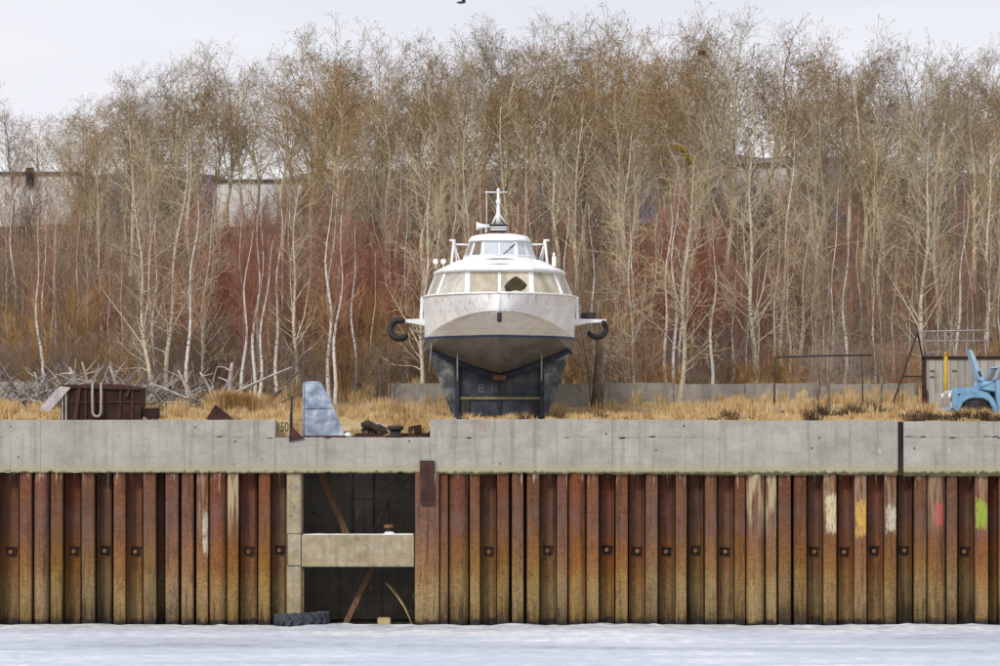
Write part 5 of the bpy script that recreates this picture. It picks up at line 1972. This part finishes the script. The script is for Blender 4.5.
LOGS = [(70, 368, 84, 386, .10, 'thick bleached root stub pointing up behind the bin rim'), (82, 362, 92, 382, .06, 'thin bleached stub just right of the thick one behind the bin rim'), (0, 371, 25, 392, .05, 'dark curved branch lying over the low wall at the far left'),
        (35, 372, 43, 398, .05, 'bleached branch leaning on the low wall at the far left'), (42, 370, 56, 395, .09, 'bleached forked log leaning down left of the bin'), (110, 366, 122, 388, .07, 'short bleached log behind the middle of the bin'),
        (178, 370, 200, 402, .06, 'grey log slanting in the brushwood right of the bin'), (206, 394, 292, 367, .05, 'long white fallen branch slanting up behind the tent-shaped plate'), (232, 363, 230, 392, .10, 'broken white birch stump behind the yellow grass clump'),
        (262, 405, 298, 372, .07, 'brown fallen trunk slanting up left of the thin steel post'), (150, 383, 204, 393, .05, 'pale log lying flat in the grass right of the bin'), (200, 372, 215, 400, .06, 'white dead stem crossing behind the tent-shaped plate')]
for (x0_, y0_, x1_, y1_, r0, lab) in LOGS:
    Y = 117.3 if x0_ > 140 else 118.0
    a, b_ = at(x0_, y0_, Y), at(x1_, y1_, Y + .4)
    if b_.z > a.z:
        a, b_ = b_, a
    gz = TH(b_.x, b_.y)
    b_ = Vector((b_.x, b_.y, min(b_.z, gz + .25)))
    mid = (a + b_) / 2 + Vector((rb_.gauss(0, .06), rb_.gauss(0, .1), rb_.gauss(.03, .06)))
    m = MB().tube([a, (a + mid) / 2 + Vector((0, 0, .02)), mid, (mid + b_) / 2, b_], [r0 * .5, r0 * .8, r0, r0, r0 * 1.1], 8)
    for k in range(3):
        p = a.lerp(b_, rb_.uniform(.1, .7))
        m.tube(branch_path(p, (rb_.gauss(0, 1), rb_.gauss(0, .5), rb_.uniform(.1, .8)), rb_.uniform(.4, 1.0), 4), [r0 * .4, r0 * .35, r0 * .3, r0 * .22, r0 * .12], 5, False)
    tag(m.build('fallen_branch', M['deadwood'] if 'brown' not in lab and 'dark' not in lab else M['deadwood_dark'], origin=b_), lab, 'branch', 'fallen branches on the quay')

# ------------------------------------------------------------------ dry grass (stuff)
def grass_patch(N, xr, yr, hr, seed, lean=.35, wid=.012, clump=.9, mask=None):
    g = np.random.default_rng(seed)
    nc = max(1, N // 26)
    cx = g.uniform(xr[0], xr[1], nc)
    cy = g.uniform(yr[0], yr[1], nc)
    ch = hr[0] + (hr[1] - hr[0]) * g.random(nc) ** 1.6
    keep = np.array([mnoise.noise(Vector((a * .45, b * .45, seed))) + .6 * mnoise.noise(Vector((a * .12, b * .3, seed + 9))) > -.02 and (mask is None or mask(a, b)) for a, b in zip(cx, cy)])
    cx, cy, ch = cx[keep], cy[keep], ch[keep]
    cz = np.array([TH(a, b) for a, b in zip(cx, cy)])
    i = g.integers(0, len(cx), N)
    x = cx[i] + g.normal(size=N) * .13
    y = cy[i] + g.normal(size=N) * .13
    z = cz[i] - .03
    h = ch[i] * (.5 + .6 * g.random(N))
    a = g.random(N) * 6.283
    l = lean * 1.5 * (g.random(N) ** 1.1) * h
    dx, dy = np.cos(a) * l, np.sin(a) * l
    b = a + 1.57
    w = wid * (.6 + .8 * g.random(N))
    wx, wy = np.cos(b) * w, np.sin(b) * w * .4
    wx = np.abs(wx) + w * .4
    V = np.empty((N, 5, 3))
    V[:, 0] = np.stack([x - wx, y - wy, z], -1)
    V[:, 1] = np.stack([x + wx, y + wy, z], -1)
    V[:, 2] = np.stack([x + dx * .4 + wx * .8, y + dy * .4 + wy, z + h * .6], -1)
    V[:, 3] = np.stack([x + dx * .4 - wx * .8, y + dy * .4 - wy, z + h * .6], -1)
    V[:, 4] = np.stack([x + dx, y + dy, z + h], -1)
    return V


def keep_mask(a, b):
    if -2.2 < a - BX < 2.2 and 109.6 < b < 126 and abs(a) < 1.75:
        return False
    if a > 16.2 and 110.4 < b < 112.8:
        return False
    if a > 16.5 and 118.9 < b < 122:
        return False
    if ax(60, Yb) < a < ax(142, Yb) and 100 < b < 106:
        return False
    return True


Vs = [grass_patch(16000, (-24, 24), (102.2, 106), (.06, .22), 1, mask=keep_mask),
      grass_patch(30000, (-24, 24), (106, 112), (.05, .42), 9, mask=keep_mask),
      grass_patch(48000, (-25, 25), (110, 126), (.12, .75), 2, mask=keep_mask),
      grass_patch(26000, (-26, 26), (126.5, 134), (.3, .9), 3),
      grass_patch(9000, (ax(215, 116), ax(262, 116)), (114.5, 117), (.5, 1.05), 4, lean=.7),
      grass_patch(7000, (ax(310, 116), ax(425, 116)), (113, 117), (.35, .8), 6),
      grass_patch(9000, (-7.4, -2.4), (101.4, 104.5), (.15, .45), 5),
      grass_patch(4000, (ax(940, 109), ax(1010, 109)), (108.6, 110.2), (.2, .55), 8)]
V = np.concatenate(Vs)
N = len(V)
o = (np.arange(N) * 5)[:, None]
tri = np.concatenate([o + np.array([[0, 1, 2]]), o + np.array([[0, 2, 3]]), o + np.array([[3, 2, 4]])])
me = np_mesh('dry_grass', [(V.reshape(-1, 3), tri)], M['grass'])
og = bpy.data.objects.new('dry_grass', me)
COL.objects.link(og)
tag(og, 'golden dry grass covering the top of the quay', 'grass', kind='stuff')
# dark dead weeds
V = np.concatenate([grass_patch(900, (-23, 23), (101.6, 108), (.15, .5), 31, lean=.7, wid=.008, mask=keep_mask), grass_patch(1500, (ax(900, 108), ax(1000, 108)), (104, 110), (.15, .5), 33, lean=.9, wid=.02, mask=keep_mask),
                    grass_patch(1400, (ax(780, 110), ax(900, 110)), (106, 116), (.3, .8), 34, lean=.8, wid=.012)])
N = len(V)
o = (np.arange(N) * 5)[:, None]
tri = np.concatenate([o + np.array([[0, 1, 2]]), o + np.array([[0, 2, 3]]), o + np.array([[3, 2, 4]])])
ow = bpy.data.objects.new('dead_weeds', np_mesh('dead_weeds', [(V.reshape(-1, 3), tri)], M['weed']))
COL.objects.link(ow)
tag(ow, 'dark brown dead weeds scattered in the golden grass', 'weeds', kind='stuff')

# ------------------------------------------------------------------ light, sky, camera
W = bpy.data.worlds.new('World')
scene.world = W
W.use_nodes = True
nt = W.node_tree
nt.nodes.clear()
out = nt.nodes.new('ShaderNodeOutputWorld')
bg = nt.nodes.new('ShaderNodeBackground')
bg.inputs[1].default_value = .1
nt.links.new(bg.outputs[0], out.inputs[0])
sky = nt.nodes.new('ShaderNodeTexSky')
sky.sky_type = 'NISHITA'
sky.sun_disc = False
SUN_EL, SUN_AZ = math.radians(38), math.radians(213)
sky.sun_elevation = SUN_EL
sky.sun_rotation = SUN_AZ
tc = nt.nodes.new('ShaderNodeTexCoord')
mp = nt.nodes.new('ShaderNodeMapping')
mp.inputs['Scale'].default_value = (1.2, 1.2, 9)
nt.links.new(tc.outputs['Generated'], mp.inputs[0])
nz = nt.nodes.new('ShaderNodeTexNoise')
nz.inputs['Scale'].default_value = 2.2
nz.inputs['Detail'].default_value = 5
nt.links.new(mp.outputs[0], nz.inputs['Vector'])
cr2 = nt.nodes.new('ShaderNodeValToRGB')
cr2.color_ramp.elements[0].position = .32
cr2.color_ramp.elements[0].color = (5.6, 5.65, 6.15, 1)
cr2.color_ramp.elements[1].position = .68
cr2.color_ramp.elements[1].color = (7.1, 7.05, 7.3, 1)
nt.links.new(nz.outputs['Fac'], cr2.inputs[0])
mx = nt.nodes.new('ShaderNodeMix')
mx.data_type = 'RGBA'
mx.inputs[0].default_value = .96
nt.links.new(sky.outputs[0], mx.inputs[6])
nt.links.new(cr2.outputs[0], mx.inputs[7])
nt.links.new(mx.outputs[2], bg.inputs[0])

sl = bpy.data.lights.new('sun', 'SUN')
sl.energy = 1.5
sl.angle = math.radians(10)
sl.color = (1, .955, .89)
so = bpy.data.objects.new('sun', sl)
COL.objects.link(so)
sd = Vector((math.sin(SUN_AZ) * math.cos(SUN_EL), math.cos(SUN_AZ) * math.cos(SUN_EL), math.sin(SUN_EL)))
so.rotation_euler = sd.to_track_quat('Z', 'Y').to_euler()
so.location = (0, 0, 60)

cd = bpy.data.cameras.new('camera')
co_ = bpy.data.objects.new('camera', cd)
COL.objects.link(co_)
co_.location = (0, 0, CZ)
co_.rotation_euler = (PI / 2, 0, 0)
cd.sensor_width = 36
cd.lens = F / 1000 * 36
cd.shift_y = (HY - 333) / 1000
cd.clip_start = .5
cd.clip_end = 5000
scene.camera = co_
scene.view_settings.view_transform = 'Standard'
scene.view_settings.look = 'None'
scene.view_settings.exposure = 0.52
scene.view_settings.gamma = 1
scene.view_settings.use_curve_mapping = False
